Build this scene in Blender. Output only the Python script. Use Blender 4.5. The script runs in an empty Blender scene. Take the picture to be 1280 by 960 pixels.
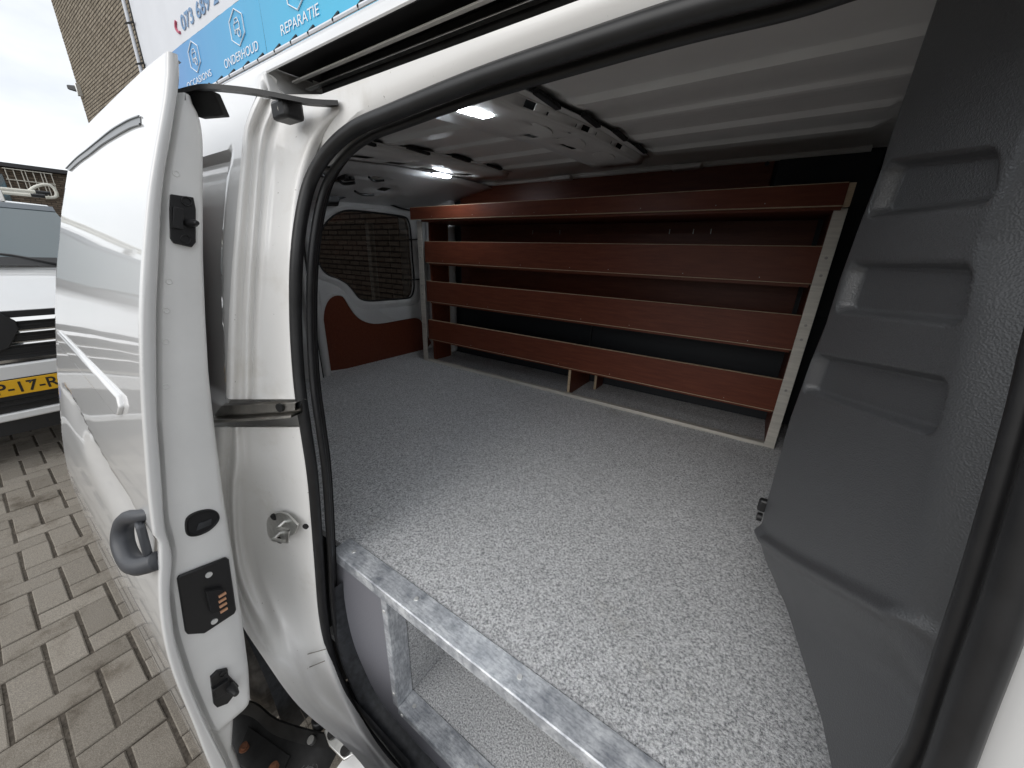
import bpy, bmesh, math, random
from mathutils import Vector, Matrix
from mathutils.geometry import tessellate_polygon
random.seed(7)
S = bpy.context.scene
COL = S.collection
R = math.radians
Z0 = 1.55            # eye level above the paving; all heights below are measured from eye level

# ---------------------------------------------------------------- camera, sky, sun, exposure
cam_d = bpy.data.cameras.new('camera'); cam = bpy.data.objects.new('camera', cam_d); COL.objects.link(cam)
cam_d.sensor_width = 36.0; cam_d.lens = 36.0 * 454.055 / 1280
cam_d.clip_start = 0.02; cam_d.clip_end = 2000
cam.matrix_world = Matrix(((0.82635235, -0.21347436, 0.52112426, 0), (0.56229384, 0.26165767, -0.78444943, 0),
                           (0.03110368, 0.94125659, 0.33625674, Z0), (0, 0, 0, 1)))
S.camera = cam
W = bpy.data.worlds.new('World'); S.world = W; W.use_nodes = True
nt = W.node_tree; nt.nodes.clear()
SUN_EL, SUN_AZ = R(34), R(192)
o = nt.nodes.new('ShaderNodeOutputWorld'); bg = nt.nodes.new('ShaderNodeBackground'); bg.inputs['Strength'].default_value = 0.12
sk = nt.nodes.new('ShaderNodeTexSky'); sk.sky_type = 'NISHITA'; sk.sun_disc = False; sk.sun_elevation = SUN_EL; sk.sun_rotation = SUN_AZ
tc = nt.nodes.new('ShaderNodeTexCoord'); mp = nt.nodes.new('ShaderNodeMapping'); mp.inputs['Scale'].default_value = (1, 1, 2.2)
n1 = nt.nodes.new('ShaderNodeTexNoise'); n1.inputs['Scale'].default_value = 1.7; n1.inputs['Detail'].default_value = 7; n1.inputs['Roughness'].default_value = .52
rp = nt.nodes.new('ShaderNodeValToRGB'); rp.color_ramp.elements[0].position = .32; rp.color_ramp.elements[1].position = .62
rp.color_ramp.elements[0].color = (3.7, 3.9, 4.15, 1); rp.color_ramp.elements[1].color = (6.9, 6.95, 7.0, 1)
mx = nt.nodes.new('ShaderNodeMix'); mx.data_type = 'RGBA'; mx.inputs['Factor'].default_value = .9
L = nt.links.new
L(tc.outputs['Generated'], mp.inputs['Vector']); L(mp.outputs['Vector'], n1.inputs['Vector']); L(n1.outputs['Fac'], rp.inputs['Fac'])
L(sk.outputs['Color'], mx.inputs['A']); L(rp.outputs['Color'], mx.inputs['B']); L(mx.outputs['Result'], bg.inputs['Color']); L(bg.outputs[0], o.inputs[0])
sd = bpy.data.lights.new('sun', 'SUN'); sd.energy = 0.65; sd.angle = R(50); sd.color = (1, .97, .93)
so = bpy.data.objects.new('sun', sd); COL.objects.link(so)
so.location = (0, -5, 12)
so.rotation_euler = Vector((math.sin(SUN_AZ) * math.cos(SUN_EL), math.cos(SUN_AZ) * math.cos(SUN_EL), math.sin(SUN_EL))).to_track_quat('Z', 'Y').to_euler()
S.view_settings.view_transform = 'Standard'; S.view_settings.look = 'None'; S.view_settings.gamma = 1
S.view_settings.exposure = 0.80
S.render.engine = 'CYCLES'
S.cycles.use_denoising = True
S.cycles.max_bounces = 10; S.cycles.diffuse_bounces = 6; S.cycles.glossy_bounces = 4; S.cycles.transparent_max_bounces = 8

# outline points from image pixels projected onto assumed surfaces, metres, heights from eye level
G = {"seal_a":[[0.0283,0.4129,0.1981],[-0.0269,0.4117,0.1946],[-0.1049,0.4122,0.1961],[-0.2005,0.4115,0.1942],[-0.332,0.4099,0.1897],[-0.4716,0.4065,0.179],[-0.5603,0.4036,0.1698],[-0.6215,0.3962,0.1462],[-0.6619,0.3838,0.1071],[-0.6754,0.366,0.0507],[-0.6808,0.3468,-0.0276],[-0.692,0.3354,-0.1255],[-0.6911,0.3249,-0.2149],[-0.6845,0.3178,-0.2763],[-0.6781,0.3135,-0.3412],[-0.6772,0.3094,-0.4493],[-0.6985,0.3013,-0.6665],[-0.7252,0.3,-0.8332],[-0.7324,0.3,-0.9805],[-0.7003,0.2988,-1.0732],[-0.6268,0.2974,-1.1575],[-0.5024,0.297,-1.1817],[-0.3273,0.2978,-1.1291]],
"seal_r":[[0.182,0.3118,-0.3852],[0.1806,0.3132,-0.3476],[0.1731,0.3182,-0.2724],[0.1683,0.3257,-0.2081],[0.1621,0.3337,-0.14],[0.1557,0.3407,-0.0793],[0.1489,0.3471,-0.0247]],
"jamb_up":[[[-0.7662,0.3615,0.2367],[-0.7452,0.3616,0.2332],[-0.7751,0.3867,0.2458],[-0.7275,0.3718,0.2334],[-0.7537,0.3946,0.2446],[-0.7331,0.3918,0.2403],[-0.7176,0.3967,0.2392],[-0.6512,0.4003,0.2292],[-0.5927,0.4005,0.2195],[-0.5729,0.4047,0.2174],[-0.5708,0.4156,0.2203]],[[-0.7719,0.3563,0.2251],[-0.7522,0.3565,0.222],[-0.7804,0.3817,0.2337],[-0.7292,0.3666,0.2213],[-0.755,0.3896,0.232],[-0.7343,0.3868,0.2279],[-0.7192,0.3919,0.227],[-0.6535,0.396,0.2177],[-0.5953,0.3964,0.2086],[-0.5757,0.4007,0.2068],[-0.5738,0.4119,0.2097]],[[-0.7788,0.3499,0.2109],[-0.7607,0.3504,0.2084],[-0.7868,0.3756,0.2191],[-0.7313,0.3604,0.2067],[-0.7566,0.3835,0.2168],[-0.7358,0.3808,0.213],[-0.7232,0.3862,0.2126],[-0.6637,0.3911,0.2051],[-0.6097,0.3922,0.1974],[-0.592,0.3968,0.196],[-0.5903,0.408,0.1989]],[[-0.7809,0.3434,0.1959],[-0.7632,0.3442,0.1937],[-0.7946,0.3695,0.2045],[-0.7386,0.3547,0.193],[-0.7614,0.3775,0.202],[-0.7376,0.3749,0.1981],[-0.7293,0.3807,0.1984],[-0.6811,0.3867,0.1933],[-0.6352,0.3886,0.1875],[-0.621,0.3936,0.1868],[-0.619,0.4047,0.1894]],[[-0.7849,0.337,0.18],[-0.7672,0.3379,0.178],[-0.8041,0.3633,0.1888],[-0.7477,0.349,0.1782],[-0.7678,0.3716,0.1862],[-0.741,0.369,0.1822],[-0.7358,0.375,0.183],[-0.6966,0.382,0.1797],[-0.6573,0.3847,0.1754],[-0.6462,0.3898,0.1752],[-0.6443,0.4011,0.1777]],[[-0.7771,0.328,0.1574],[-0.7597,0.3291,0.1558],[-0.7967,0.3548,0.1655],[-0.7444,0.3408,0.1566],[-0.769,0.3639,0.1644],[-0.7406,0.3614,0.1607],[-0.7382,0.3677,0.1618],[-0.7063,0.3754,0.1599],[-0.6724,0.3786,0.1569],[-0.6639,0.384,0.1571],[-0.6623,0.3955,0.1594]],[[-0.7689,0.3185,0.1338],[-0.7519,0.3198,0.1325],[-0.789,0.3458,0.141],[-0.7409,0.3321,0.1338],[-0.7703,0.3557,0.1411],[-0.7401,0.3533,0.1378],[-0.7394,0.3598,0.139],[-0.7114,0.3681,0.138],[-0.6803,0.3716,0.1358],[-0.6734,0.3773,0.1362],[-0.6722,0.3891,0.1384]],[[-0.7575,0.3056,0.1015],[-0.7411,0.3072,0.1006],[-0.7792,0.3335,0.1074],[-0.7304,0.3199,0.1018],[-0.7631,0.344,0.1079],[-0.7343,0.3418,0.1056],[-0.7358,0.3487,0.1068],[-0.7136,0.3576,0.1066],[-0.6868,0.3617,0.1054],[-0.6821,0.3676,0.106],[-0.6817,0.3797,0.1079]],[[-0.757,0.2971,0.0707],[-0.7407,0.2988,0.0701],[-0.7746,0.3235,0.0747],[-0.7276,0.3111,0.071],[-0.7595,0.3339,0.0753],[-0.7323,0.3322,0.0738],[-0.734,0.3388,0.0747],[-0.7134,0.3477,0.0749],[-0.688,0.3519,0.0742],[-0.6838,0.3578,0.0747],[-0.6831,0.3697,0.0762]],[[-0.7572,0.287,0.0333],[-0.7406,0.2888,0.0332],[-0.7721,0.3122,0.0354],[-0.7251,0.3007,0.0338],[-0.7557,0.3222,0.036],[-0.7291,0.3208,0.0355],[-0.7305,0.3272,0.036],[-0.71,0.3359,0.0363],[-0.685,0.3402,0.0363],[-0.6807,0.3459,0.0367],[-0.6793,0.3573,0.0375]],[[-0.7587,0.2771,-0.0047],[-0.7417,0.279,-0.0044],[-0.7716,0.3013,-0.0042],[-0.7237,0.2906,-0.0037],[-0.7529,0.3111,-0.0036],[-0.7261,0.3099,-0.0032],[-0.7271,0.316,-0.003],[-0.7058,0.3245,-0.0024],[-0.6803,0.3288,-0.0018],[-0.6756,0.3342,-0.0016],[-0.6733,0.3451,-0.0012]],[[-0.7677,0.2701,-0.0439],[-0.7499,0.2721,-0.043],[-0.7821,0.295,-0.0451],[-0.7317,0.2842,-0.0424],[-0.763,0.3052,-0.0443],[-0.7358,0.3041,-0.0429],[-0.7369,0.3104,-0.0431],[-0.7146,0.3193,-0.0422],[-0.6879,0.3238,-0.0409],[-0.683,0.3295,-0.0407],[-0.6812,0.3407,-0.0409]],[[-0.7751,0.2628,-0.0845],[-0.7556,0.265,-0.083],[-0.7903,0.2885,-0.0876],[-0.7391,0.2775,-0.0825],[-0.7727,0.299,-0.0868],[-0.7459,0.2981,-0.0845],[-0.7466,0.3045,-0.085],[-0.7217,0.3139,-0.0835],[-0.6925,0.3187,-0.0814],[-0.6868,0.3246,-0.0813],[-0.6855,0.3363,-0.082]],[[-0.7844,0.2557,-0.1269],[-0.7628,0.2581,-0.1246],[-0.7998,0.282,-0.132],[-0.7479,0.2709,-0.1244],[-0.7835,0.2929,-0.1314],[-0.7571,0.292,-0.1281],[-0.7573,0.2986,-0.1289],[-0.7294,0.3084,-0.1267],[-0.6973,0.3135,-0.1235],[-0.6908,0.3196,-0.1234],[-0.6899,0.3315,-0.1248]],[[-0.7931,0.2486,-0.1711],[-0.771,0.2512,-0.168],[-0.8077,0.2754,-0.1782],[-0.754,0.2644,-0.1677],[-0.7912,0.2866,-0.1776],[-0.7661,0.2858,-0.1734],[-0.7654,0.2926,-0.1745],[-0.7337,0.3027,-0.1713],[-0.6984,0.3082,-0.1666],[-0.6906,0.3144,-0.1665],[-0.69,0.3266,-0.1686]],[[-0.8003,0.2425,-0.2093],[-0.7778,0.2452,-0.2056],[-0.8145,0.2697,-0.2182],[-0.759,0.2588,-0.205],[-0.7976,0.2812,-0.2176],[-0.7732,0.2804,-0.2127],[-0.7718,0.2874,-0.214],[-0.7372,0.2979,-0.2097],[-0.6992,0.3036,-0.2037],[-0.6905,0.31,-0.2035],[-0.6901,0.3224,-0.2063]],[[-0.8051,0.2375,-0.2406],[-0.7822,0.2404,-0.2363],[-0.8201,0.265,-0.2512],[-0.762,0.2542,-0.2356],[-0.8017,0.2767,-0.2503],[-0.7769,0.2761,-0.2447],[-0.7751,0.2831,-0.2462],[-0.7384,0.2939,-0.241],[-0.6986,0.2999,-0.2339],[-0.6893,0.3064,-0.2336],[-0.6891,0.319,-0.2369]],[[-0.8087,0.2337,-0.2646],[-0.7856,0.2366,-0.2599],[-0.8245,0.2613,-0.2767],[-0.7643,0.2507,-0.259],[-0.8049,0.2733,-0.2755],[-0.7797,0.2727,-0.2693],[-0.7775,0.2799,-0.2709],[-0.7391,0.2909,-0.2649],[-0.6979,0.2971,-0.2569],[-0.688,0.3037,-0.2565],[-0.688,0.3164,-0.2602]],[[-0.8109,0.2313,-0.2793],[-0.7877,0.2343,-0.2743],[-0.8271,0.2591,-0.2922],[-0.7657,0.2485,-0.2732],[-0.8068,0.2712,-0.2909],[-0.7815,0.2706,-0.2843],[-0.779,0.2779,-0.2859],[-0.7396,0.2891,-0.2795],[-0.6975,0.2953,-0.2708],[-0.6873,0.302,-0.2703],[-0.6874,0.3149,-0.2744]]],
"jamb_lo":[[[-0.9339,0.2159,-0.3704],[-0.8315,0.2247,-0.3426],[-0.8865,0.249,-0.369],[-0.8023,0.2316,-0.3364],[-0.8504,0.2576,-0.3614],[-0.8199,0.2591,-0.3526],[-0.8107,0.267,-0.3529],[-0.7599,0.2841,-0.3441],[-0.6962,0.2904,-0.3272],[-0.678,0.2975,-0.3244],[-0.6795,0.3111,-0.3302]],[[-0.9401,0.2133,-0.3925],[-0.8395,0.2223,-0.3638],[-0.8955,0.247,-0.3923],[-0.807,0.2295,-0.3564],[-0.8547,0.2559,-0.3828],[-0.8238,0.2575,-0.3735],[-0.8142,0.2655,-0.3738],[-0.7615,0.283,-0.3641],[-0.6959,0.2895,-0.3457],[-0.6771,0.2967,-0.3426],[-0.679,0.3106,-0.3491]],[[-0.9488,0.2096,-0.4234],[-0.8513,0.2189,-0.3939],[-0.9086,0.2441,-0.4252],[-0.8136,0.2265,-0.3843],[-0.8604,0.2536,-0.4128],[-0.829,0.2552,-0.4026],[-0.819,0.2635,-0.4029],[-0.7643,0.2815,-0.3921],[-0.6965,0.2882,-0.3718],[-0.677,0.2956,-0.3684],[-0.6794,0.3099,-0.3756]],[[-0.9578,0.2058,-0.4553],[-0.8635,0.2153,-0.425],[-0.9222,0.2411,-0.4594],[-0.8203,0.2234,-0.413],[-0.8663,0.2511,-0.4436],[-0.8343,0.2528,-0.4326],[-0.8238,0.2613,-0.4328],[-0.7671,0.2799,-0.4209],[-0.6971,0.2869,-0.3984],[-0.677,0.2945,-0.3947],[-0.6798,0.3091,-0.4028]],[[-0.967,0.2019,-0.4881],[-0.8768,0.2116,-0.4576],[-0.939,0.2379,-0.496],[-0.8345,0.2199,-0.4453],[-0.8875,0.2481,-0.481],[-0.8542,0.25,-0.4688],[-0.8413,0.2588,-0.4684],[-0.7763,0.2782,-0.4529],[-0.6995,0.2855,-0.4264],[-0.6769,0.2934,-0.4216],[-0.6801,0.3083,-0.4307]],[[-0.9877,0.1981,-0.5379],[-0.8962,0.2066,-0.5035],[-0.9685,0.2349,-0.5508],[-0.8545,0.2151,-0.4905],[-0.9209,0.2448,-0.5361],[-0.8842,0.2465,-0.5213],[-0.8675,0.2556,-0.5194],[-0.7902,0.2757,-0.4978],[-0.7041,0.2836,-0.4654],[-0.6783,0.2918,-0.459],[-0.6822,0.3072,-0.4696]],[[-1.0191,0.1937,-0.6067],[-0.9105,0.203,-0.5612],[-0.9878,0.2314,-0.616],[-0.8703,0.2112,-0.5474],[-0.9484,0.2413,-0.6037],[-0.9069,0.2432,-0.5852],[-0.8877,0.2526,-0.5822],[-0.8024,0.2732,-0.555],[-0.7097,0.2813,-0.5162],[-0.6821,0.2897,-0.5086],[-0.6866,0.3056,-0.5209]],[[-1.0375,0.1894,-0.6736],[-0.9258,0.1992,-0.6225],[-1.0084,0.2276,-0.6856],[-0.8888,0.2075,-0.6092],[-0.9783,0.2376,-0.677],[-0.9313,0.2397,-0.6541],[-0.9093,0.2494,-0.6495],[-0.8155,0.2706,-0.6158],[-0.7162,0.279,-0.5701],[-0.6865,0.2877,-0.5608],[-0.6908,0.3038,-0.5745]],[[-1.0598,0.1847,-0.7598],[-0.936,0.1947,-0.6961],[-1.0355,0.2248,-0.7776],[-0.9028,0.203,-0.6836],[-0.9938,0.2349,-0.7615],[-0.9353,0.2364,-0.7289],[-0.9143,0.2463,-0.7246],[-0.8208,0.2675,-0.6874],[-0.722,0.2763,-0.6372],[-0.6927,0.2851,-0.6273],[-0.6969,0.3014,-0.6427]],[[-1.0362,0.1834,-0.8259],[-0.9539,0.1912,-0.7802],[-1.0737,0.2235,-0.8855],[-0.9229,0.1993,-0.7675],[-0.9992,0.234,-0.8471],[-0.918,0.2355,-0.7964],[-0.9024,0.2454,-0.7952],[-0.8211,0.2663,-0.7617],[-0.7269,0.2736,-0.7078],[-0.7009,0.2823,-0.6989],[-0.7066,0.2996,-0.7178]],[[-0.9843,0.1824,-0.8741],[-0.9523,0.1908,-0.8598],[-1.0308,0.2164,-0.9403],[-0.9103,0.2015,-0.8405],[-0.9519,0.23,-0.8979],[-0.8793,0.2346,-0.8513],[-0.873,0.2449,-0.8569],[-0.8146,0.266,-0.8364],[-0.7348,0.2732,-0.7871],[-0.7152,0.2821,-0.782],[-0.7211,0.2999,-0.8037]],[[-0.9452,0.1813,-0.9298],[-0.9369,0.1912,-0.9342],[-0.957,0.2064,-0.9662],[-0.8902,0.2055,-0.9134],[-0.8766,0.2245,-0.9235],[-0.8291,0.2337,-0.8967],[-0.833,0.2444,-0.9113],[-0.8008,0.2657,-0.9094],[-0.7399,0.2729,-0.87],[-0.7282,0.282,-0.8707],[-0.7336,0.3001,-0.8946]],[[-0.8758,0.1809,-0.9458],[-0.8853,0.1918,-0.9665],[-0.8849,0.1998,-0.9755],[-0.858,0.2082,-0.963],[-0.834,0.2206,-0.9573],[-0.8107,0.2329,-0.9523],[-0.818,0.2439,-0.9714],[-0.7931,0.2654,-0.9758],[-0.7377,0.2727,-0.938],[-0.7283,0.2819,-0.9409],[-0.7333,0.3003,-0.9667]],[[-0.8065,0.1807,-0.9569],[-0.8156,0.1916,-0.9789],[-0.8184,0.1996,-0.9916],[-0.8122,0.2077,-0.9963],[-0.8079,0.22,-1.0081],[-0.793,0.2323,-1.0103],[-0.801,0.2434,-1.0317],[-0.7785,0.2648,-1.0386],[-0.7267,0.2725,-1.0016],[-0.7182,0.2817,-1.0056],[-0.7213,0.2998,-1.0314]],[[-0.7357,0.1803,-0.9753],[-0.7429,0.1912,-0.9975],[-0.7488,0.1994,-1.0147],[-0.753,0.2075,-1.0301],[-0.7621,0.2197,-1.056],[-0.761,0.2318,-1.0718],[-0.7685,0.2428,-1.0944],[-0.7466,0.264,-1.1023],[-0.6968,0.2716,-1.064],[-0.6885,0.2807,-1.0684],[-0.6902,0.2986,-1.0949]],[[-0.6472,0.1805,-0.9688],[-0.656,0.1913,-0.9947],[-0.6652,0.1994,-1.0169],[-0.6737,0.2075,-1.0385],[-0.6939,0.2196,-1.0784],[-0.7072,0.2315,-1.1109],[-0.7149,0.2424,-1.1357],[-0.6968,0.2634,-1.1482],[-0.6522,0.271,-1.1119],[-0.645,0.28,-1.1179],[-0.6456,0.2976,-1.1454]],[[-0.5288,0.1817,-0.9062],[-0.5357,0.1924,-0.9316],[-0.5452,0.2002,-0.9552],[-0.5543,0.208,-0.9785],[-0.5736,0.2199,-1.0202],[-0.588,0.2319,-1.0565],[-0.6026,0.2428,-1.0912],[-0.6119,0.2636,-1.1358],[-0.5927,0.2708,-1.1254],[-0.5954,0.2796,-1.143],[-0.5952,0.2972,-1.1716]],[[-0.4332,0.1825,-0.8679],[-0.4449,0.193,-0.9012],[-0.4528,0.2007,-0.9248],[-0.4603,0.2084,-0.9481],[-0.4759,0.2202,-0.9885],[-0.4878,0.2322,-1.0249],[-0.5043,0.2431,-1.065],[-0.5255,0.2637,-1.1282],[-0.5205,0.2706,-1.1344],[-0.5282,0.2793,-1.1596],[-0.5273,0.2968,-1.1897]],[[-0.3796,0.1822,-0.8827],[-0.3898,0.1927,-0.9173],[-0.3965,0.2004,-0.9418],[-0.403,0.2082,-0.966],[-0.4166,0.22,-1.0081],[-0.4269,0.232,-1.046],[-0.438,0.2429,-1.0829],[-0.4462,0.2636,-1.1349],[-0.4332,0.2707,-1.1309],[-0.4355,0.2794,-1.1514],[-0.4339,0.2969,-1.1836]],[[-0.3084,0.1823,-0.877],[-0.3163,0.1928,-0.9122],[-0.3215,0.2005,-0.9372],[-0.3265,0.2082,-0.962],[-0.3372,0.22,-1.0045],[-0.3451,0.232,-1.0432],[-0.3505,0.243,-1.0756],[-0.3454,0.2639,-1.1139],[-0.3254,0.2711,-1.0991],[-0.3224,0.28,-1.1142],[-0.3197,0.2976,-1.1487]]],
"jamb_mid":[[[-1.1057,0.2705,-0.3665],[-0.9437,0.272,-0.3259],[-0.8143,0.2737,-0.2936],[-0.7111,0.2767,-0.2683],[-0.7146,0.3055,-0.2784],[-0.6609,0.3071,-0.2652]],[[-1.3424,0.3274,-0.4499],[-1.1453,0.3293,-0.3999],[-0.9861,0.3308,-0.3595],[-0.855,0.332,-0.3263],[-0.7796,0.3327,-0.3072],[-0.7199,0.3339,-0.2922]],[[-1.3956,0.3237,-0.5483],[-1.1834,0.3261,-0.485],[-1.0138,0.328,-0.4345],[-0.8751,0.3295,-0.3931],[-0.7959,0.3304,-0.3695],[-0.732,0.3311,-0.3504]],[[-1.1554,0.2671,-0.4583],[-0.9793,0.2691,-0.4053],[-0.8386,0.2706,-0.3629],[-0.7237,0.2719,-0.3283],[-0.7276,0.3015,-0.3411],[-0.669,0.3021,-0.3235]]],
"rail_top":[[-0.9469,0.2381,-0.3309],[-0.8356,0.245,-0.302],[-0.7763,0.2658,-0.2916],[-0.7153,0.2837,-0.2798],[-0.6721,0.2945,-0.2705]],
"rail_bot":[[-0.9341,0.2307,-0.3609],[-0.8324,0.238,-0.332],[-0.7713,0.2587,-0.3185],[-0.7078,0.2761,-0.3032],[-0.6635,0.2868,-0.2912]],
"striker":[[-0.8866,0.2657,-0.642],[-0.8314,0.2685,-0.5791],[-0.7781,0.2699,-0.5478],[-0.7404,0.2704,-0.5363],[-0.6992,0.2701,-0.5425],[-0.7193,0.2688,-0.573],[-0.7999,0.2658,-0.6409],[-0.8543,0.2651,-0.6559]],
"striker_c":[[-0.8066,0.2688,-0.5717],[-0.797,0.2662,-0.6304],[-0.7616,0.2691,-0.5649],[-0.7091,0.2701,-0.5434],[-0.7243,0.2685,-0.5796],[-0.7957,0.267,-0.612],[-0.6725,0.2704,-0.5352]],
"seam1":[[-1.1178,0.2575,-1.3353],[-0.9073,0.2597,-1.1244],[-0.673,0.2618,-0.8871]],
"seam2":[[-1.0484,0.2536,-1.349],[-0.9766,0.254,-1.262],[-0.6839,0.2575,-0.9327]],
"seam3":[[-0.9256,0.2398,-1.2018],[-0.8839,0.2391,-1.2748],[-0.8419,0.2389,-1.3145],[-0.8437,0.2389,-1.3507]],
"E1":[[-0.75,0.2519,0.2524],[-0.75,0.2231,0.172],[-0.75,0.1984,0.1214],[-0.75,0.1897,0.0905],[-0.75,0.1704,0.0242],[-0.75,0.1539,-0.0298],[-0.75,0.1387,-0.0851],[-0.75,0.1218,-0.1622],[-0.75,0.108,-0.2299],[-0.75,0.0952,-0.3056],[-0.75,0.0815,-0.3825],[-0.75,0.0696,-0.4474],[-0.75,0.0692,-0.4888],[-0.75,0.0552,-0.5561],[-0.75,0.0484,-0.5771],[-0.75,0.0406,-0.6356],[-0.75,0.0309,-0.759],[-0.75,0.0339,-0.844],[-0.75,0.0303,-1.0351],[-0.75,0.0328,-1.1141]],
"E2":[[-0.75,0.2552,0.2273],[-0.75,0.2412,0.1912],[-0.75,0.2235,0.1386],[-0.75,0.2052,0.0911],[-0.75,0.1868,0.0244],[-0.75,0.1729,-0.0299],[-0.75,0.1575,-0.0867],[-0.75,0.1397,-0.166],[-0.75,0.1188,-0.2634],[-0.75,0.1049,-0.3469],[-0.75,0.0851,-0.4586],[-0.75,0.0869,-0.5029],[-0.75,0.0734,-0.5452],[-0.75,0.064,-0.5829],[-0.75,0.051,-0.6774],[-0.75,0.0472,-0.7925],[-0.75,0.0481,-0.903],[-0.75,0.0521,-1.0175],[-0.75,0.0543,-1.0799],[-0.75,0.0556,-1.1597]],
"E3":[[-0.765,0.2628,0.2049],[-0.765,0.2736,0.188],[-0.765,0.272,0.1566],[-0.765,0.2556,0.0773],[-0.765,0.2359,-0.0183],[-0.765,0.2181,-0.1199],[-0.765,0.203,-0.2152],[-0.765,0.1913,-0.3188],[-0.765,0.1777,-0.4486],[-0.765,0.1662,-0.595],[-0.765,0.1533,-0.7362],[-0.765,0.1377,-0.8909],[-0.765,0.1241,-0.9809],[-0.765,0.0964,-1.0095],[-0.765,0.0691,-1.1269],[-0.765,0.0614,-1.1922]],
"Fz":[-1.16,-1.13,-1.1,-1.07,-1.04,-1.01,-0.98,-0.95,-0.92,-0.89,-0.86,-0.83,-0.8,-0.77,-0.74,-0.71,-0.68,-0.65,-0.62,-0.59,-0.56,-0.53,-0.5,-0.47,-0.44,-0.41,-0.38,-0.35,-0.32,-0.29,-0.26,-0.23,-0.2,-0.17,-0.14,-0.11,-0.08,-0.05,-0.02,0.01,0.04,0.07,0.1,0.13,0.16,0.19,0.22,0.25],
"Fy":[0.0327,0.0324,0.0319,0.0316,0.0314,0.0313,0.0315,0.0319,0.0325,0.0328,0.0328,0.0327,0.0327,0.0331,0.0338,0.0352,0.0374,0.0403,0.0443,0.049,0.0542,0.0591,0.064,0.0688,0.0733,0.0775,0.082,0.0872,0.0925,0.0978,0.1032,0.1087,0.1145,0.1205,0.127,0.1339,0.1413,0.1491,0.1574,0.166,0.1748,0.1842,0.1946,0.2054,0.2165,0.2274,0.2366,0.2434],
"d_top":[[-0.7165,0.2407,0.2411],[-0.8633,0.2466,0.249],[-1.0528,0.2578,0.257],[-1.2679,0.2602,0.2517],[-1.475,0.2641,0.2444],[-1.639,0.2667,0.2338],[-1.7538,0.2604,0.199],[-1.7639,0.248,0.1629]],
"groove_t":[[-1.6938,0.2546,0.1868],[-1.5142,0.2517,0.1944],[-1.3515,0.2472,0.1955],[-1.2089,0.2434,0.1968],[-1.0907,0.2402,0.1978],[-0.9886,0.236,0.1945],[-0.9284,0.2331,0.1912],[-0.8675,0.2295,0.1859]],
"groove_b":[[-1.6017,0.2466,0.1721],[-1.4613,0.2444,0.1777],[-1.2973,0.24,0.179],[-1.1722,0.237,0.1813],[-1.05,0.2328,0.1796],[-0.9469,0.2286,0.1767],[-0.895,0.226,0.1738],[-0.8513,0.2231,0.1694]],
"mold":[[-1.5302,0.1091,-0.2528],[-1.3648,0.1136,-0.2204],[-0.802,0.0984,-0.2471],[-0.8219,0.0923,-0.2817],[-0.8518,0.0909,-0.2916],[-1.4908,0.1066,-0.2612]],
"swoosh":[[-1.5402,0.0882,-0.3856],[-1.3701,0.0843,-0.3983],[-1.2212,0.0783,-0.4267],[-1.0184,0.0732,-0.4503],[-0.873,0.0711,-0.4589],[-0.7772,0.0694,-0.4667],[-0.7127,0.0691,-0.4672]],
"handle":[[-0.7669,0.0628,-0.4303],[-0.8377,0.0583,-0.4526],[-0.8637,0.045,-0.4704],[-0.8732,0.0313,-0.4973],[-0.8467,0.0213,-0.5244],[-0.7938,0.0219,-0.5225],[-0.7201,0.0315,-0.4956],[-0.6708,0.0435,-0.4713]],
"handle2":[[-0.8415,0.0689,-0.4721],[-0.8102,0.0526,-0.5692]],
"bump1":[[-0.762,0.2111,0.0679],[-0.762,0.2374,0.0669],[-0.762,0.2369,0.0501],[-0.762,0.2267,0.002],[-0.762,0.2202,-0.0053],[-0.762,0.1999,-0.0003],[-0.762,0.1976,0.0064],[-0.762,0.2055,0.0468]],
"bump1p":[[-0.762,0.2084,0.0514],[-0.762,0.2201,0.0494],[-0.762,0.2137,0.0198],[-0.762,0.2008,0.0212],[-0.762,0.2272,0.0602],[-0.762,0.2147,0.0061],[-0.762,0.2226,0.0295],[-0.762,0.2425,0.0334]],
"cup":[[-0.762,0.1157,-0.4659],[-0.762,0.1222,-0.4564],[-0.762,0.1363,-0.4551],[-0.762,0.1516,-0.4615],[-0.762,0.1601,-0.4743],[-0.762,0.16,-0.4871],[-0.762,0.1519,-0.4964],[-0.762,0.1385,-0.5017],[-0.762,0.1224,-0.4991],[-0.762,0.1131,-0.4887]],
"contact":[[-0.762,0.0812,-0.5636],[-0.762,0.0844,-0.559],[-0.762,0.1533,-0.5726],[-0.762,0.1569,-0.5815],[-0.762,0.1455,-0.7031],[-0.762,0.1413,-0.7101],[-0.762,0.0903,-0.7107],[-0.762,0.0691,-0.6891],[-0.762,0.0677,-0.6791]],
"contact_d":[[-0.762,0.122,-0.588],[-0.762,0.1088,-0.6959],[-0.762,0.1101,-0.6153],[-0.762,0.1341,-0.6294],[-0.762,0.1327,-0.6835],[-0.762,0.1068,-0.668]],
"contact_pins":[[-0.762,0.1299,-0.6401],[-0.762,0.1276,-0.6516],[-0.762,0.1266,-0.6634],[-0.762,0.1254,-0.6761]],
"bump2":[[-0.762,0.0779,-0.8217],[-0.762,0.0895,-0.8177],[-0.762,0.105,-0.8304],[-0.762,0.103,-0.8476],[-0.762,0.1129,-0.8942],[-0.762,0.0995,-0.9095],[-0.762,0.0879,-0.9165],[-0.762,0.0717,-0.9056],[-0.762,0.069,-0.8914]],
"bump2p":[[-0.762,0.0738,-0.848],[-0.762,0.1007,-0.8521],[-0.762,0.1001,-0.8843],[-0.762,0.0752,-0.8748],[-0.762,0.0975,-0.8755],[-0.762,0.1133,-0.8999]],
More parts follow.
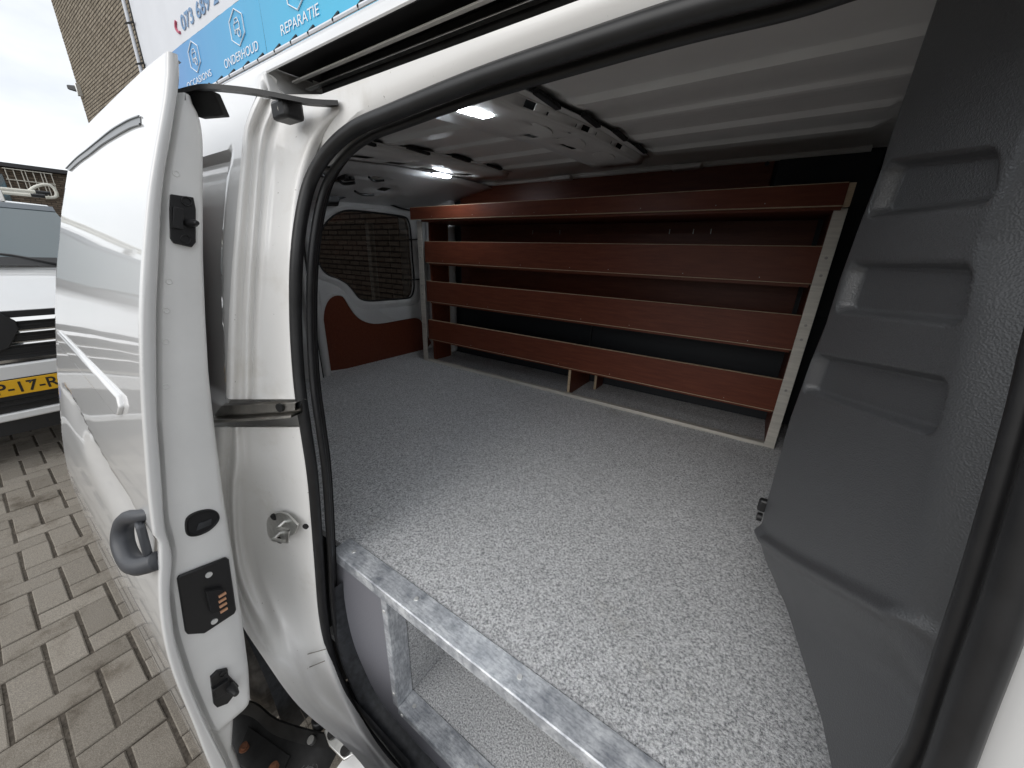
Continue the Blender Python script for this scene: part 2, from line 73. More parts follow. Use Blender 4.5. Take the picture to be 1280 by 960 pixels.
"dimples":[[-0.762,0.2249,0.0974],[-0.762,0.1829,-0.0561],[-0.762,0.1707,-0.0988],[-0.762,0.1592,-0.1463],[-0.762,0.1436,-0.2168]],
"arm_bot":[[-0.8011,0.28,0.2139],[-0.7336,0.2982,0.2122],[-0.6806,0.3189,0.2096],[-0.6441,0.3332,0.1981],[-0.6178,0.3435,0.1892]],
"chan_end":[[-0.7524,0.38,0.251],[-0.6739,0.38,0.2164],[-0.7153,0.38,0.2207],[-0.7492,0.38,0.209],[-0.6818,0.38,0.1993]],
"trimL":[[0.087,0.7131,0.3172],[0.087,0.7132,0.2896],[0.0865,0.7146,0.223],[0.086,0.7162,0.1483],[0.0868,0.7139,0.1162],[0.0843,0.7215,0.0543],[0.0827,0.7267,-0.0208],[0.083,0.7255,-0.0855],[0.0804,0.7336,-0.1448],[0.0782,0.7405,-0.2464],[0.0798,0.7357,-0.3384],[0.0823,0.7279,-0.4363],[0.0898,0.7044,-0.5079],[0.096,0.685,-0.5453]],
"trimL2":[[0.1033,0.7311,-0.5856],[0.1355,0.6303,-0.5505],[0.1504,0.5837,-0.5511],[0.171,0.5194,-0.5888],[0.1883,0.4652,-0.6206],[0.1959,0.4416,-0.6356]],
"trimR":[[0.1626,0.4769,0.0229],[0.1688,0.4574,-0.0297],[0.1753,0.4373,-0.1088],[0.1801,0.4221,-0.1733],[0.1852,0.4062,-0.2412],[0.1908,0.3888,-0.3218],[0.1977,0.3673,-0.4262]],
"p1":[[0.0922,0.697,0.1217],[0.1413,0.5434,0.0991],[0.1462,0.528,0.0578],[0.0913,0.6997,0.0622]],
"p2":[[0.0893,0.7058,0.0018],[0.1486,0.5207,0.0032],[0.1533,0.5061,-0.0467],[0.0905,0.702,-0.0618]],
"p3":[[0.0845,0.7208,-0.1322],[0.1568,0.4949,-0.0972],[0.1606,0.4832,-0.148],[0.0839,0.7228,-0.1915]],
"ledge1":[[0.0945,0.6898,-0.4717],[0.1283,0.5842,-0.4169],[0.1608,0.4825,-0.3579],[0.1804,0.4213,-0.3223],[0.1852,0.4064,-0.3225]],
"ledge2":[[0.109,0.7381,-0.6006],[0.1453,0.6245,-0.5464],[0.1761,0.5283,-0.4839],[0.2009,0.4508,-0.4269]],
"rwin":[[-2.0,1.097,-0.0331],[-2.0,1.1164,0.0384],[-2.0,1.1519,0.1027],[-2.0,1.2032,0.1534],[-2.0,1.2624,0.1864],[-2.0,1.326,0.2008],[-2.0,1.4433,0.2045],[-2.0,1.5831,0.2051],[-2.0,1.6927,0.2017],[-2.0,1.7296,0.1816],[-2.0,1.7439,0.1158],[-2.0,1.7456,-0.032],[-2.0,1.7493,-0.1602],[-2.0,1.7431,-0.239],[-2.0,1.7179,-0.2909],[-2.0,1.6618,-0.3028],[-2.0,1.5013,-0.3007],[-2.0,1.3847,-0.2963],[-2.0,1.3212,-0.2771],[-2.0,1.2848,-0.233],[-2.0,1.2497,-0.1907],[-2.0,1.1958,-0.158],[-2.0,1.1472,-0.1395],[-2.0,1.1126,-0.1016]],
"rpan":[[-2.0,1.0466,-0.6664],[-2.0,1.0651,-0.5099],[-2.0,1.0804,-0.3765],[-2.0,1.0997,-0.3081],[-2.0,1.1339,-0.263],[-2.0,1.1783,-0.2487],[-2.0,1.2199,-0.265],[-2.0,1.2525,-0.3226],[-2.0,1.2872,-0.378],[-2.0,1.3422,-0.4186],[-2.0,1.4262,-0.4395],[-2.0,1.5827,-0.4385],[-2.0,1.7203,-0.4387],[-2.0,1.7845,-0.4634],[-2.0,1.803,-0.5236],[-2.0,1.823,-0.6883]],
"rstay":[[-1.95,1.1267,0.262],[-1.95,1.184,0.2844],[-1.95,1.2821,0.2909],[-1.95,1.278,0.2599],[-1.95,1.2207,0.2376],[-1.95,1.2074,0.206],[-1.95,1.1292,0.1974]],
"rcable":[[-1.97,1.2848,0.2848],[-1.97,1.4064,0.2894],[-1.97,1.5376,0.2687],[-1.97,1.653,0.2469],[-1.97,1.7809,0.2419]],
"rstrap":[[-1.97,1.7007,0.0654],[-1.97,1.782,0.0741],[-1.97,1.7073,-0.183],[-1.97,1.7919,-0.1808]],
"beam1":[[-0.4882,0.7006,0.3051],[-0.4982,1.5663,0.3706],[-0.5136,0.7041,0.3054],[-0.7109,1.5357,0.3693]],
"beam1r":[[-0.5147,0.7992,0.3349],[-0.6682,1.5497,0.3899]],
"beam2":[[-1.1731,0.7844,0.3134],[-1.1858,1.586,0.3714],[-1.3567,0.8866,0.3237],[-1.3457,1.6624,0.3685]],
"led":[[-0.6191,0.6922,0.2892],[-0.5516,0.6761,0.2876],[-0.5706,0.7659,0.2966],[-0.6473,0.7904,0.299]],
"led2":[[-1.424,1.3889,0.353],[-1.3109,1.3379,0.3509],[-1.3575,1.4818,0.357],[-1.506,1.5639,0.3605]],
"roofend":[[0.115,0.9592,0.3509],[0.1388,1.1973,0.3747],[0.1583,1.434,0.3849],[0.1766,1.6514,0.3891]],
"roofs1":[[-0.518,0.9534,0.3503],[-0.5347,1.2219,0.3759],[-0.5054,1.3956,0.3833],[-0.5235,1.6459,0.3894]],
"hdr_holes":[[-1.3916,0.9245,0.3275],[-1.3655,1.0013,0.3351],[-1.4329,1.0756,0.3426],[-1.4414,0.9803,0.333],[-1.3677,1.1111,0.3461],[-1.3541,1.1861,0.3536],[-1.4206,1.2748,0.3582],[-1.4489,1.1884,0.3538],[-1.3918,1.2494,0.3571],[-1.3798,1.3224,0.3602],[-1.4564,1.3695,0.3622],[-1.4602,1.2956,0.3591]],
"hdr2":[[-1.5396,0.9351,0.3391],[-1.5819,1.0276,0.3327],[-1.6243,1.1416,0.3263],[-1.6284,1.2727,0.3257],[-1.7057,1.5215,0.3141],[-1.6875,1.1916,0.3169],[-1.6865,1.2562,0.317]],
"divider":[[-0.7407,1.65,-0.5353],[-0.7278,1.65,-0.6726],[-0.6349,1.65,-0.5434],[-0.6286,1.65,-0.6012]],
"gap3line":[[-0.9177,1.9,-0.3552],[-0.9063,1.9,-0.485]],
"brk":[[-1.3488,0.17,-1.7799],[-1.0193,0.17,-1.3521],[-0.8374,0.17,-1.2076],[-0.6126,0.17,-0.9918],[-0.5107,0.17,-0.891],[-0.5732,0.17,-1.0208],[-0.8898,0.17,-1.5406],[-1.8309,0.17,-2.9399],[-1.9143,0.17,-2.8145]],
"brk_bolt":[[-1.1996,0.16,-1.8375],[-0.86,0.16,-1.3356],[-0.6937,0.16,-1.1701]],
"roller":[[-0.5826,0.19,-0.9816],[-0.527,0.19,-0.8996],[-0.4922,0.19,-0.9028],[-0.4642,0.19,-0.9201],[-0.5138,0.19,-1.0044],[-0.572,0.19,-1.0257]],
"pav":[[-1.8341,-0.192,-1.55],[-1.9135,-0.1859,-1.55],[-1.8235,0.0121,-1.55],[-1.9015,0.0175,-1.55],[-1.6459,-0.3209,-1.55],[-1.1473,0.0284,-1.55],[-5.0932,-0.1312,-1.55]],
"wlamp":[]}

# ---------------------------------------------------------------- helpers
def interp(x, xs, ys):
    if x <= xs[0]: return ys[0]
    for i in range(1, len(xs)):
        if x <= xs[i]:
            t = (x - xs[i - 1]) / (xs[i] - xs[i - 1]); return ys[i - 1] + t * (ys[i] - ys[i - 1])
    return ys[-1]
def sst(a, b, x):
    t = min(1, max(0, (x - a) / (b - a))); return t * t * (3 - 2 * t)
def crom(pts, n=6, closed=False):
    P = [Vector(p) for p in pts]; out = []; N = len(P)
    rng = range(N if closed else N - 1)
    for i in rng:
        if closed: a, b, c, d = P[i - 1], P[i], P[(i + 1) % N], P[(i + 2) % N]
        else: a, b, c, d = P[max(0, i - 1)], P[i], P[i + 1], P[min(N - 1, i + 2)]
        for k in range(n):
            t = k / n
            out.append(.5 * ((2 * b) + (c - a) * t + (2 * a - 5 * b + 4 * c - d) * t * t + (3 * b - a - 3 * c + d) * t ** 3))
    if not closed: out.append(P[-1])
    return out

class MB:
    def __init__(s): s.v = []; s.f = []
    def add(s, vs, fs):
        o = len(s.v); s.v += [tuple(v) for v in vs]; s.f += [tuple(i + o for i in f) for f in fs]; return s
    def box(s, x0, x1, y0, y1, z0, z1):
        return s.add([(x0, y0, z0), (x1, y0, z0), (x1, y1, z0), (x0, y1, z0), (x0, y0, z1), (x1, y0, z1), (x1, y1, z1), (x0, y1, z1)],
                     [(0, 3, 2, 1), (4, 5, 6, 7), (0, 1, 5, 4), (1, 2, 6, 5), (2, 3, 7, 6), (3, 0, 4, 7)])
    def prism(s, poly, ex):
        n = len(poly); ex = Vector(ex); P = [Vector(p) for p in poly]
        s.add(P + [p + ex for p in P], [tuple(range(n)), tuple(range(2 * n - 1, n - 1, -1))] + [(i, i + n, (i + 1) % n + n, (i + 1) % n) for i in range(n)]); return s
    def grid(s, rows, close=False):
        n, m = len(rows), len(rows[0]); fs = []
        for i in range(n - 1):
            for j in range(m if close else m - 1):
                k = (j + 1) % m; fs.append((i * m + j, i * m + k, (i + 1) * m + k, (i + 1) * m + j))
        return s.add([p for r in rows for p in r], fs)
    def tube(s, path, r, seg=8, closed=False, ry=None, cap=True):
        P = [Vector(p) for p in path]; N = len(P); rows = []; up = None
        for i in range(N):
            if closed: t = P[(i + 1) % N] - P[i - 1]
            else: t = P[min(N - 1, i + 1)] - P[max(0, i - 1)]
            t.normalize()
            if up is None:
                up = Vector((0, 0, 1)) if abs(t.z) < .9 else Vector((1, 0, 0))
            a = (up - t * up.dot(t)).normalized(); b = t.cross(a); up = a
            rr = r[i] if isinstance(r, (list, tuple)) else r
            r2 = ry if ry else rr
            rows.append([P[i] + a * (rr * math.cos(2 * math.pi * k / seg)) + b * (r2 * math.sin(2 * math.pi * k / seg)) for k in range(seg)])
        if closed: rows.append(rows[0])
        o = len(s.v); s.grid(rows, True)
        if cap and not closed:
            s.f.append(tuple(o + k for k in range(seg))[::-1]); s.f.append(tuple(o + (N - 1) * seg + k for k in range(seg)))
        return s
    def cyl(s, c, ax, r, h, seg=16, r2=None):
        c = Vector(c); ax = Vector(ax).normalized(); up = Vector((0, 0, 1)) if abs(ax.z) < .9 else Vector((1, 0, 0))
        a = ax.cross(up).normalized(); b = ax.cross(a); r2 = r if r2 is None else r2
        A = [c + a * r * math.cos(t) + b * r * math.sin(t) for t in [2 * math.pi * k / seg for k in range(seg)]]
        B = [c + ax * h + a * r2 * math.cos(t) + b * r2 * math.sin(t) for t in [2 * math.pi * k / seg for k in range(seg)]]
        return s.add(A + B, [tuple(range(seg))[::-1], tuple(range(seg, 2 * seg))] + [(i, (i + 1) % seg, (i + 1) % seg + seg, i + seg) for i in range(seg)])
    def poly(s, outer, holes=()):
        loops = [[Vector(p) for p in outer]] + [[Vector(p) for p in h] for h in holes]
        tris = tessellate_polygon(loops); s.add([p for l in loops for p in l], tris); return s
    def build(s, name, mat, parent=None, bevel=0, solid=0, sub=0, smooth=40, seg=2, raw=False):
        me = bpy.data.meshes.new(name)
        L0 = ROOT.get(parent.name, Vector((0, 0, 0))) if parent else Vector((0, 0, 0))
        dz = 0 if raw else Z0
        me.from_pydata([(v[0] - L0.x, v[1] - L0.y, v[2] + dz - L0.z) for v in s.v], [], s.f)
        bm = bmesh.new(); bm.from_mesh(me); bmesh.ops.recalc_face_normals(bm, faces=bm.faces); bm.to_mesh(me); bm.free()
        if smooth:
            for p in me.polygons: p.use_smooth = True
            me.set_sharp_from_angle(angle=R(smooth))
        me.materials.append(mat)
        ob = bpy.data.objects.new(name, me); COL.objects.link(ob)
        if parent: ob.parent = parent; ROOT[ob.name] = L0
        if solid:
            m = ob.modifiers.new('solid', 'SOLIDIFY'); m.thickness = solid; m.offset = 0
        if sub:
            m = ob.modifiers.new('sub', 'SUBSURF'); m.levels = sub; m.render_levels = sub
        if bevel:
            m = ob.modifiers.new('bevel', 'BEVEL'); m.width = bevel; m.segments = seg; m.limit_method = 'ANGLE'; m.angle_limit = R(35)
        return ob
ROOT = {}
def tag(o, label=None, cat=None, group=None, kind=None):
    if label: o['label'] = label
    if cat: o['category'] = cat
    if group: o['group'] = group
    if kind: o['kind'] = kind
    return o
def thing(name, label, cat, loc, group=None):
    e = bpy.data.objects.new(name, None); COL.objects.link(e); e.location = loc; e.empty_display_size = .1
    ROOT[e.name] = Vector(loc); return tag(e, label, cat, group, 'thing')
def plate_holes(mb, u0, u1, v0, v1, holes, fn):
    us = sorted({u0, u1, *[h[0] for h in holes], *[h[1] for h in holes]}); vs = sorted({v0, v1, *[h[2] for h in holes], *[h[3] for h in holes]})
    # refine along u so that the plate can follow a curve
    uu = []
    for a, b in zip(us[:-1], us[1:]):
        k = max(1, int((b - a) / .06)); uu += [a + (b - a) * i / k for i in range(k)]
    us = uu + [us[-1]]
    idx = {}; V = []; F = []
    def vid(i, j):
        if (i, j) not in idx: idx[(i, j)] = len(V); V.append(fn(us[i], vs[j]))
        return idx[(i, j)]
    for i in range(len(us) - 1):
        for j in range(len(vs) - 1):
            cu, cv = (us[i] + us[i + 1]) / 2, (vs[j] + vs[j + 1]) / 2
            if any(h[0] < cu < h[1] and h[2] < cv < h[3] for h in holes): continue
            F.append((vid(i, j), vid(i + 1, j), vid(i + 1, j + 1), vid(i, j + 1)))
    mb.add(V, F)

# ---------------------------------------------------------------- materials
def mat(name, col, rough=.5, metal=0, coat=0, spec=.5, noise=None, bump=None, emit=None, coat_rough=.03):
    """noise = (scale, amount, detail[, stretch]) mottles the colour; bump = (kind, scale, strength[, distance])"""
    m = bpy.data.materials.new(name); m.use_nodes = True; t = m.node_tree; b = t.nodes['Principled BSDF']
    b.inputs['Base Color'].default_value = (*col, 1); b.inputs['Roughness'].default_value = rough; b.inputs['Metallic'].default_value = metal
    b.inputs['Coat Weight'].default_value = coat; b.inputs['Coat Roughness'].default_value = coat_rough; b.inputs['Specular IOR Level'].default_value = spec
    tcn = t.nodes.new('ShaderNodeTexCoord')
    if noise:
        mpn = t.nodes.new('ShaderNodeMapping'); mpn.inputs['Scale'].default_value = noise[3] if len(noise) > 3 else (1, 1, 1)
        n = t.nodes.new('ShaderNodeTexNoise'); n.inputs['Scale'].default_value = noise[0]; n.inputs['Detail'].default_value = noise[2]; n.inputs['Roughness'].default_value = .6
        r = t.nodes.new('ShaderNodeValToRGB'); a = noise[1]
        r.color_ramp.elements[0].position = .3; r.color_ramp.elements[1].position = .7
        r.color_ramp.elements[0].color = (*[c * (1 - a) for c in col], 1); r.color_ramp.elements[1].color = (*[min(1, c * (1 + a)) for c in col], 1)
        t.links.new(tcn.outputs['Object'], mpn.inputs['Vector']); t.links.new(mpn.outputs['Vector'], n.inputs['Vector']); t.links.new(n.outputs['Fac'], r.inputs['Fac']); t.links.new(r.outputs['Color'], b.inputs['Base Color'])
    if bump:
        bn = t.nodes.new('ShaderNodeBump'); bn.inputs['Strength'].default_value = bump[2]; bn.inputs['Distance'].default_value = bump[3] if len(bump) > 3 else .001
        if bump[0] == 'noise':
            x = t.nodes.new('ShaderNodeTexNoise'); x.inputs['Scale'].default_value = bump[1]; x.inputs['Detail'].default_value = 4; out = x.outputs['Fac']
        else:
            x = t.nodes.new('ShaderNodeTexVoronoi'); x.inputs['Scale'].default_value = bump[1]; x.feature = 'SMOOTH_F1'; x.inputs['Smoothness'].default_value = .5; out = x.outputs['Distance']
        t.links.new(tcn.outputs['Object'], x.inputs['Vector']); t.links.new(out, bn.inputs['Height']); t.links.new(bn.outputs['Normal'], b.inputs['Normal'])
    if emit:
        b.inputs['Emission Color'].default_value = (*emit[0], 1); b.inputs['Emission Strength'].default_value = emit[1]
    return m
def nodes(m): return m.node_tree, m.node_tree.nodes['Principled BSDF']
def add(t, kind, **kw):
    n = t.nodes.new(kind)
    for k, v in kw.items():
        if k in n.inputs.keys(): n.inputs[k].default_value = v
        else: setattr(n, k, v)
    return n
def ramp(t, stops):
    r = t.nodes.new('ShaderNodeValToRGB'); e = r.color_ramp.elements
    while len(e) < len(stops): e.new(.5)
    for x, (p, c) in zip(e, stops): x.position = p; x.color = (*c, 1) if not isinstance(c, (int, float)) else (c, c, c, 1)
    return r

WHITE = mat('white_paint', (.70, .70, .695), .32, 0, 1.0, .5, noise=(3, .02, 3))
JAMB = mat('jamb_paint', (.76, .75, .72), .38, 0, .6, .5)
t, b = nodes(JAMB)       # faint road grime in blotches and small specks
g = add(t, 'ShaderNodeNewGeometry'); na = add(t, 'ShaderNodeTexNoise', Scale=6.0, Detail=8.0, Roughness=.7); nb = add(t, 'ShaderNodeTexNoise', Scale=160.0, Detail=2.0)
ra = ramp(t, [(.28, (.76, .74, .70)), (.44, (.85, .84, .82))]); rb = ramp(t, [(.21, (.45, .43, .40)), (.26, (1, 1, 1))])
mm = add(t, 'ShaderNodeMix', data_type='RGBA', blend_type='MULTIPLY'); mm.inputs['Factor'].default_value = 1
t.links.new(g.outputs['Position'], na.inputs['Vector']); t.links.new(g.outputs['Position'], nb.inputs['Vector']); t.links.new(na.outputs['Fac'], ra.inputs['Fac']); t.links.new(nb.outputs['Fac'], rb.inputs['Fac'])
t.links.new(ra.outputs['Color'], mm.inputs['A']); t.links.new(rb.outputs['Color'], mm.inputs['B']); t.links.new(mm.outputs['Result'], b.inputs['Base Color'])
EDGE = mat('door_edge_paint', (.80, .80, .79), .42, 0, .35, .5, noise=(9, .04, 6))
ROOFW = mat('bare_white_roof', (.70, .69, .67), .45, 0, .1, .5, noise=(5, .05, 6))
GREYMETAL = mat('primer_grey_metal', (.58, .58, .575), .5, 0, .1, .5, noise=(6, .07, 6))
BLACK = mat('black_plastic', (.012, .012, .013), .45, bump=('noise', 500, .15))
RUBBER = mat('black_rubber', (.016, .016, .017), .42, spec=.45, noise=(30, .25, 4))
TRIM = mat('grained_grey_plastic', (.074, .076, .080), .33, spec=.6, bump=('voronoi', 560, .4, .0008))
STEPT = mat('scuffed_step_plastic', (.030, .032, .036), .5, noise=(60, .6, 8))
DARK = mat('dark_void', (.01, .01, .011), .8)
NAVY = mat('dark_side_plastic', (.014, .017, .022), .6)
STEEL = mat('worn_steel', (.45, .43, .40), .38, 1, noise=(25, .25, 6))
BRIGHT = mat('bright_zinc', (.72, .72, .70), .3, 1, noise=(60, .15, 4))
BOLT = mat('screw_zinc', (.7, .7, .69), .3, .4)
RUST = mat('rusty_bolt', (.20, .085, .045), .7, .3, noise=(120, .4, 5))
HANDLE = mat('handle_grey_plastic', (.05, .053, .06), .45, bump=('noise', 700, .1))
BEAD = mat('grey_glazing_bead', (.15, .162, .168), .35)
GREYPLY = mat('grey_phenolic_board', (.21, .21, .235), .4, noise=(300, .12, 2))
PLYEDGE = mat('pale_ply_edge', (.47, .36, .24), .6, noise=(40, .25, 5, (1, 1, 12)))
COPPER = mat('copper_contact', (.75, .42, .26), .35, .6)
TYRE = mat('tyre_rubber', (.13, .118, .105), .75, noise=(40, .4, 5))
RIMM = mat('wheel_rim', (.5, .5, .52), .35, .9)
BLACKMETAL = mat('black_painted_metal', (.011, .011, .011), .42, .0, .0, .35, noise=(30, .6, 6))

CARPET = mat('grey_needle_felt', (.4, .4, .41), .95, spec=.15); t, b = nodes(CARPET)
g = add(t, 'ShaderNodeNewGeometry'); na = add(t, 'ShaderNodeTexNoise', Scale=250.0, Detail=5.0, Roughness=.78); nb = add(t, 'ShaderNodeTexNoise', Scale=5.0, Detail=7.0, Roughness=.65); nc = add(t, 'ShaderNodeTexNoise', Scale=520.0, Detail=2.0)
ra = ramp(t, [(.34, (.12, .123, .13)), (.43, (.33, .335, .345)), (.51, (.60, .605, .615)), (.61, (.86, .86, .865))]); rb = ramp(t, [(.25, (.74, .72, .68)), (.36, (.96, .96, .955)), (.6, (1, 1, 1))])
mm = add(t, 'ShaderNodeMix', data_type='RGBA', blend_type='MULTIPLY'); mm.inputs['Factor'].default_value = 1
bn = add(t, 'ShaderNodeBump', Strength=.7, Distance=.003)
for n in (na, nb, nc): t.links.new(g.outputs['Position'], n.inputs['Vector'])
t.links.new(na.outputs['Fac'], ra.inputs['Fac']); t.links.new(nb.outputs['Fac'], rb.inputs['Fac']); t.links.new(ra.outputs['Color'], mm.inputs['A']); t.links.new(rb.outputs['Color'], mm.inputs['B'])
t.links.new(mm.outputs['Result'], b.inputs['Base Color']); t.links.new(nc.outputs['Fac'], bn.inputs['Height']); t.links.new(bn.outputs['Normal'], b.inputs['Normal'])

GALV = mat('galvanised_sheet', (.55, .57, .60), .42, .35); t, b = nodes(GALV)
g = add(t, 'ShaderNodeNewGeometry'); na = add(t, 'ShaderNodeTexNoise', Scale=22.0, Detail=9.0, Roughness=.75); mpn = add(t, 'ShaderNodeMapping'); mpn.inputs['Scale'].default_value = (30, 160, 30); mpn.inputs['Rotation'].default_value = (0, 0, .5)
nb = add(t, 'ShaderNodeTexNoise', Scale=1.6, Detail=6.0, Roughness=.7); ra = ramp(t, [(.36, (.34, .36, .395)), (.5, (.58, .60, .63)), (.62, (.82, .84, .86))]); rb = ramp(t, [(.40, (.62, .63, .66)), (.52, (1, 1, 1))])
mm = add(t, 'ShaderNodeMix', data_type='RGBA', blend_type='MULTIPLY'); mm.inputs['Factor'].default_value = .8
rr = ramp(t, [(.3, .3), (.7, .5)])
t.links.new(g.outputs['Position'], na.inputs['Vector']); t.links.new(g.outputs['Position'], mpn.inputs['Vector']); t.links.new(mpn.outputs['Vector'], nb.inputs['Vector'])
t.links.new(na.outputs['Fac'], ra.inputs['Fac']); t.links.new(nb.outputs['Fac'], rb.inputs['Fac']); t.links.new(ra.outputs['Color'], mm.inputs['A']); t.links.new(rb.outputs['Color'], mm.inputs['B'])
t.links.new(mm.outputs['Result'], b.inputs['Base Color']); t.links.new(na.outputs['Fac'], rr.inputs['Fac']); t.links.new(rr.outputs['Color'], b.inputs['Roughness'])

REDPLY = mat('red_film_faced_ply', (.135, .036, .019), .42, spec=.3); t, b = nodes(REDPLY)
g = add(t, 'ShaderNodeNewGeometry'); mpn = add(t, 'ShaderNodeMapping'); mpn.inputs['Scale'].default_value = (3, 30, 30); na = add(t, 'ShaderNodeTexNoise', Scale=3.0, Detail=8.0, Roughness=.65)
ra = ramp(t, [(.3, (.105, .0265, .0135)), (.55, (.14, .037, .0185)), (.75, (.17, .05, .026))]); bn = add(t, 'ShaderNodeBump', Strength=.08, Distance=.001); nb = add(t, 'ShaderNodeTexNoise', Scale=500.0, Detail=2.0)
t.links.new(g.outputs['Position'], mpn.inputs['Vector']); t.links.new(mpn.outputs['Vector'], na.inputs['Vector']); t.links.new(na.outputs['Fac'], ra.inputs['Fac']); t.links.new(ra.outputs['Color'], b.inputs['Base Color'])
t.links.new(g.outputs['Position'], nb.inputs['Vector']); t.links.new(nb.outputs['Fac'], bn.inputs['Height']); t.links.new(bn.outputs['Normal'], b.inputs['Normal'])

def paver_mat(name):
    m = mat(name, (.3, .26, .2), .85, spec=.3); t, b = nodes(m)
    g = add(t, 'ShaderNodeNewGeometry'); oi = add(t, 'ShaderNodeObjectInfo'); at = add(t, 'ShaderNodeAttribute', attribute_name='shade')
    sm = add(t, 'ShaderNodeMath', operation='ADD'); t.links.new(oi.outputs['Random'], sm.inputs[0]); t.links.new(at.outputs['Fac'], sm.inputs[1]); fr = add(t, 'ShaderNodeMath', operation='FRACT'); t.links.new(sm.outputs[0], fr.inputs[0])
    ra = ramp(t, [(0, (.19, .171, .146)), (.5, (.228, .206, .177)), (1, (.265, .241, .209))]); t.links.new(fr.outputs[0], ra.inputs['Fac'])
    n1 = add(t, 'ShaderNodeTexNoise', Scale=330.0, Detail=3.0, Roughness=.7); r1 = ramp(t, [(.3, (.55, .53, .50)), (.5, (.98, .98, .98)), (.66, (1.5, 1.48, 1.44))])
    n2 = add(t, 'ShaderNodeTexNoise', Scale=4.5, Detail=8.0, Roughness=.72); r2 = ramp(t, [(.33, (.42, .38, .33)), (.47, (.95, .94, .92)), (.7, (1, 1, 1))])
    a1 = add(t, 'ShaderNodeMix', data_type='RGBA', blend_type='MULTIPLY'); a1.inputs['Factor'].default_value = .85; a2 = add(t, 'ShaderNodeMix', data_type='RGBA', blend_type='MULTIPLY'); a2.inputs['Factor'].default_value = .8
    for n, r in ((n1, r1), (n2, r2)): t.links.new(g.outputs['Position'], n.inputs['Vector']); t.links.new(n.outputs['Fac'], r.inputs['Fac'])
    t.links.new(ra.outputs['Color'], a1.inputs['A']); t.links.new(r1.outputs['Color'], a1.inputs['B']); t.links.new(a1.outputs['Result'], a2.inputs['A']); t.links.new(r2.outputs['Color'], a2.inputs['B']); t.links.new(a2.outputs['Result'], b.inputs['Base Color'])
    bn = add(t, 'ShaderNodeBump', Strength=.5, Distance=.002); t.links.new(n1.outputs['Fac'], bn.inputs['Height']); t.links.new(bn.outputs['Normal'], b.inputs['Normal'])
    return m
PAVER = paver_mat('beige_concrete_paver')
SAND = mat('joint_sand', (.085, .073, .06), .95, spec=.1, noise=(90, .5, 6))

def brick_mat(name, dark, mid, light):
    m = mat(name, mid, .85, spec=.2); t, b = nodes(m); at = add(t, 'ShaderNodeAttribute', attribute_name='shade'); ra = ramp(t, [(0, dark), (.5, mid), (1, light)])
    g = add(t, 'ShaderNodeNewGeometry'); n = add(t, 'ShaderNodeTexNoise', Scale=18.0, Detail=6.0); r = ramp(t, [(.3, (.75, .74, .72)), (.7, (1.1, 1.1, 1.1))]); a = add(t, 'ShaderNodeMix', data_type='RGBA', blend_type='MULTIPLY'); a.inputs['Factor'].default_value = 1
    t.links.new(at.outputs['Fac'], ra.inputs['Fac']); t.links.new(g.outputs['Position'], n.inputs['Vector']); t.links.new(n.outputs['Fac'], r.inputs['Fac']); t.links.new(ra.outputs['Color'], a.inputs['A']); t.links.new(r.outputs['Color'], a.inputs['B']); t.links.new(a.outputs['Result'], b.inputs['Base Color'])
    return m
YBRICK = brick_mat('yellow_brown_brick', (.23, .195, .148), (.275, .236, .18), (.315, .272, .212))
BBRICK = brick_mat('brown_brick', (.13, .10, .075), (.19, .15, .115), (.24, .195, .15))
MORTAR = mat('dark_mortar', (.06, .052, .044), .95, noise=(20, .3, 5))

def glass(name, tint, gloss=.08):
    m = bpy.data.materials.new(name); m.use_nodes = True; t = m.node_tree; t.nodes.remove(t.nodes['Principled BSDF']); o = t.nodes['Material Output']
    tr = add(t, 'ShaderNodeBsdfTransparent'); tr.inputs['Color'].default_value = (*tint, 1); gl = add(t, 'ShaderNodeBsdfGlossy', Roughness=.02); fr = add(t, 'ShaderNodeFresnel', IOR=1.45); ms = add(t, 'ShaderNodeMixShader')
    t.links.new(fr.outputs[0], ms.inputs[0]); t.links.new(tr.outputs[0], ms.inputs[1]); t.links.new(gl.outputs[0], ms.inputs[2]); t.links.new(ms.outputs[0], o.inputs[0]); return m
TINT = glass('tinted_rear_glass', (.042, .040, .042))
SCREEN = mat('windscreen_glass', (.10, .13, .14), .04, 0, 0, .9)
LEDLENS = mat('lit_led_lens', (.9, .95, 1), .3, emit=((.86, .93, 1.0), 36.0))
LEDCASE = mat('clear_lamp_case', (.62, .65, .7), .2)
YPLATE = mat('yellow_plate', (.72, .40, .012), .4); INK = mat('plate_ink', (.015, .012, .01), .5); NLBLUE = mat('plate_blue_band', (.02, .07, .4), .4)

# ---------------------------------------------------------------- ground
ground = MB().grid([[(x, y, -Z0 - .0065) for x in (-400, -40, -9, 3, 40, 400)] for y in (-400, -40, -6, 4, 40, 400)]).build('ground', SAND, smooth=0)
ground['kind'] = 'structure'
CELL = .1035; PX0, PY0 = -1.9145, -.190     # herringbone: one cell is half a paver; rows run towards the camera (+x), columns along y
def brick_geo(hx, hy, c=.0035, depth=.05):
    V = [(-hx, -hy, -c), (hx, -hy, -c), (hx, hy, -c), (-hx, hy, -c), (-hx + c, -hy + c, 0), (hx - c, -hy + c, 0), (hx - c, hy - c, 0), (-hx + c, hy - c, 0), (-hx, -hy, -depth), (hx, -hy, -depth), (hx, hy, -depth), (-hx, hy, -depth)]
    F = [(4, 5, 6, 7), (0, 1, 5, 4), (1, 2, 6, 5), (2, 3, 7, 6), (3, 0, 4, 7), (8, 9, 1, 0), (9, 10, 2, 1), (10, 11, 3, 2), (11, 8, 0, 3)]
    return V, F
gv = {'H': brick_geo(CELL / 2 - .0022, CELL - .0058), 'V': brick_geo(CELL - .0022, CELL / 2 - .0058)}
gm = {}
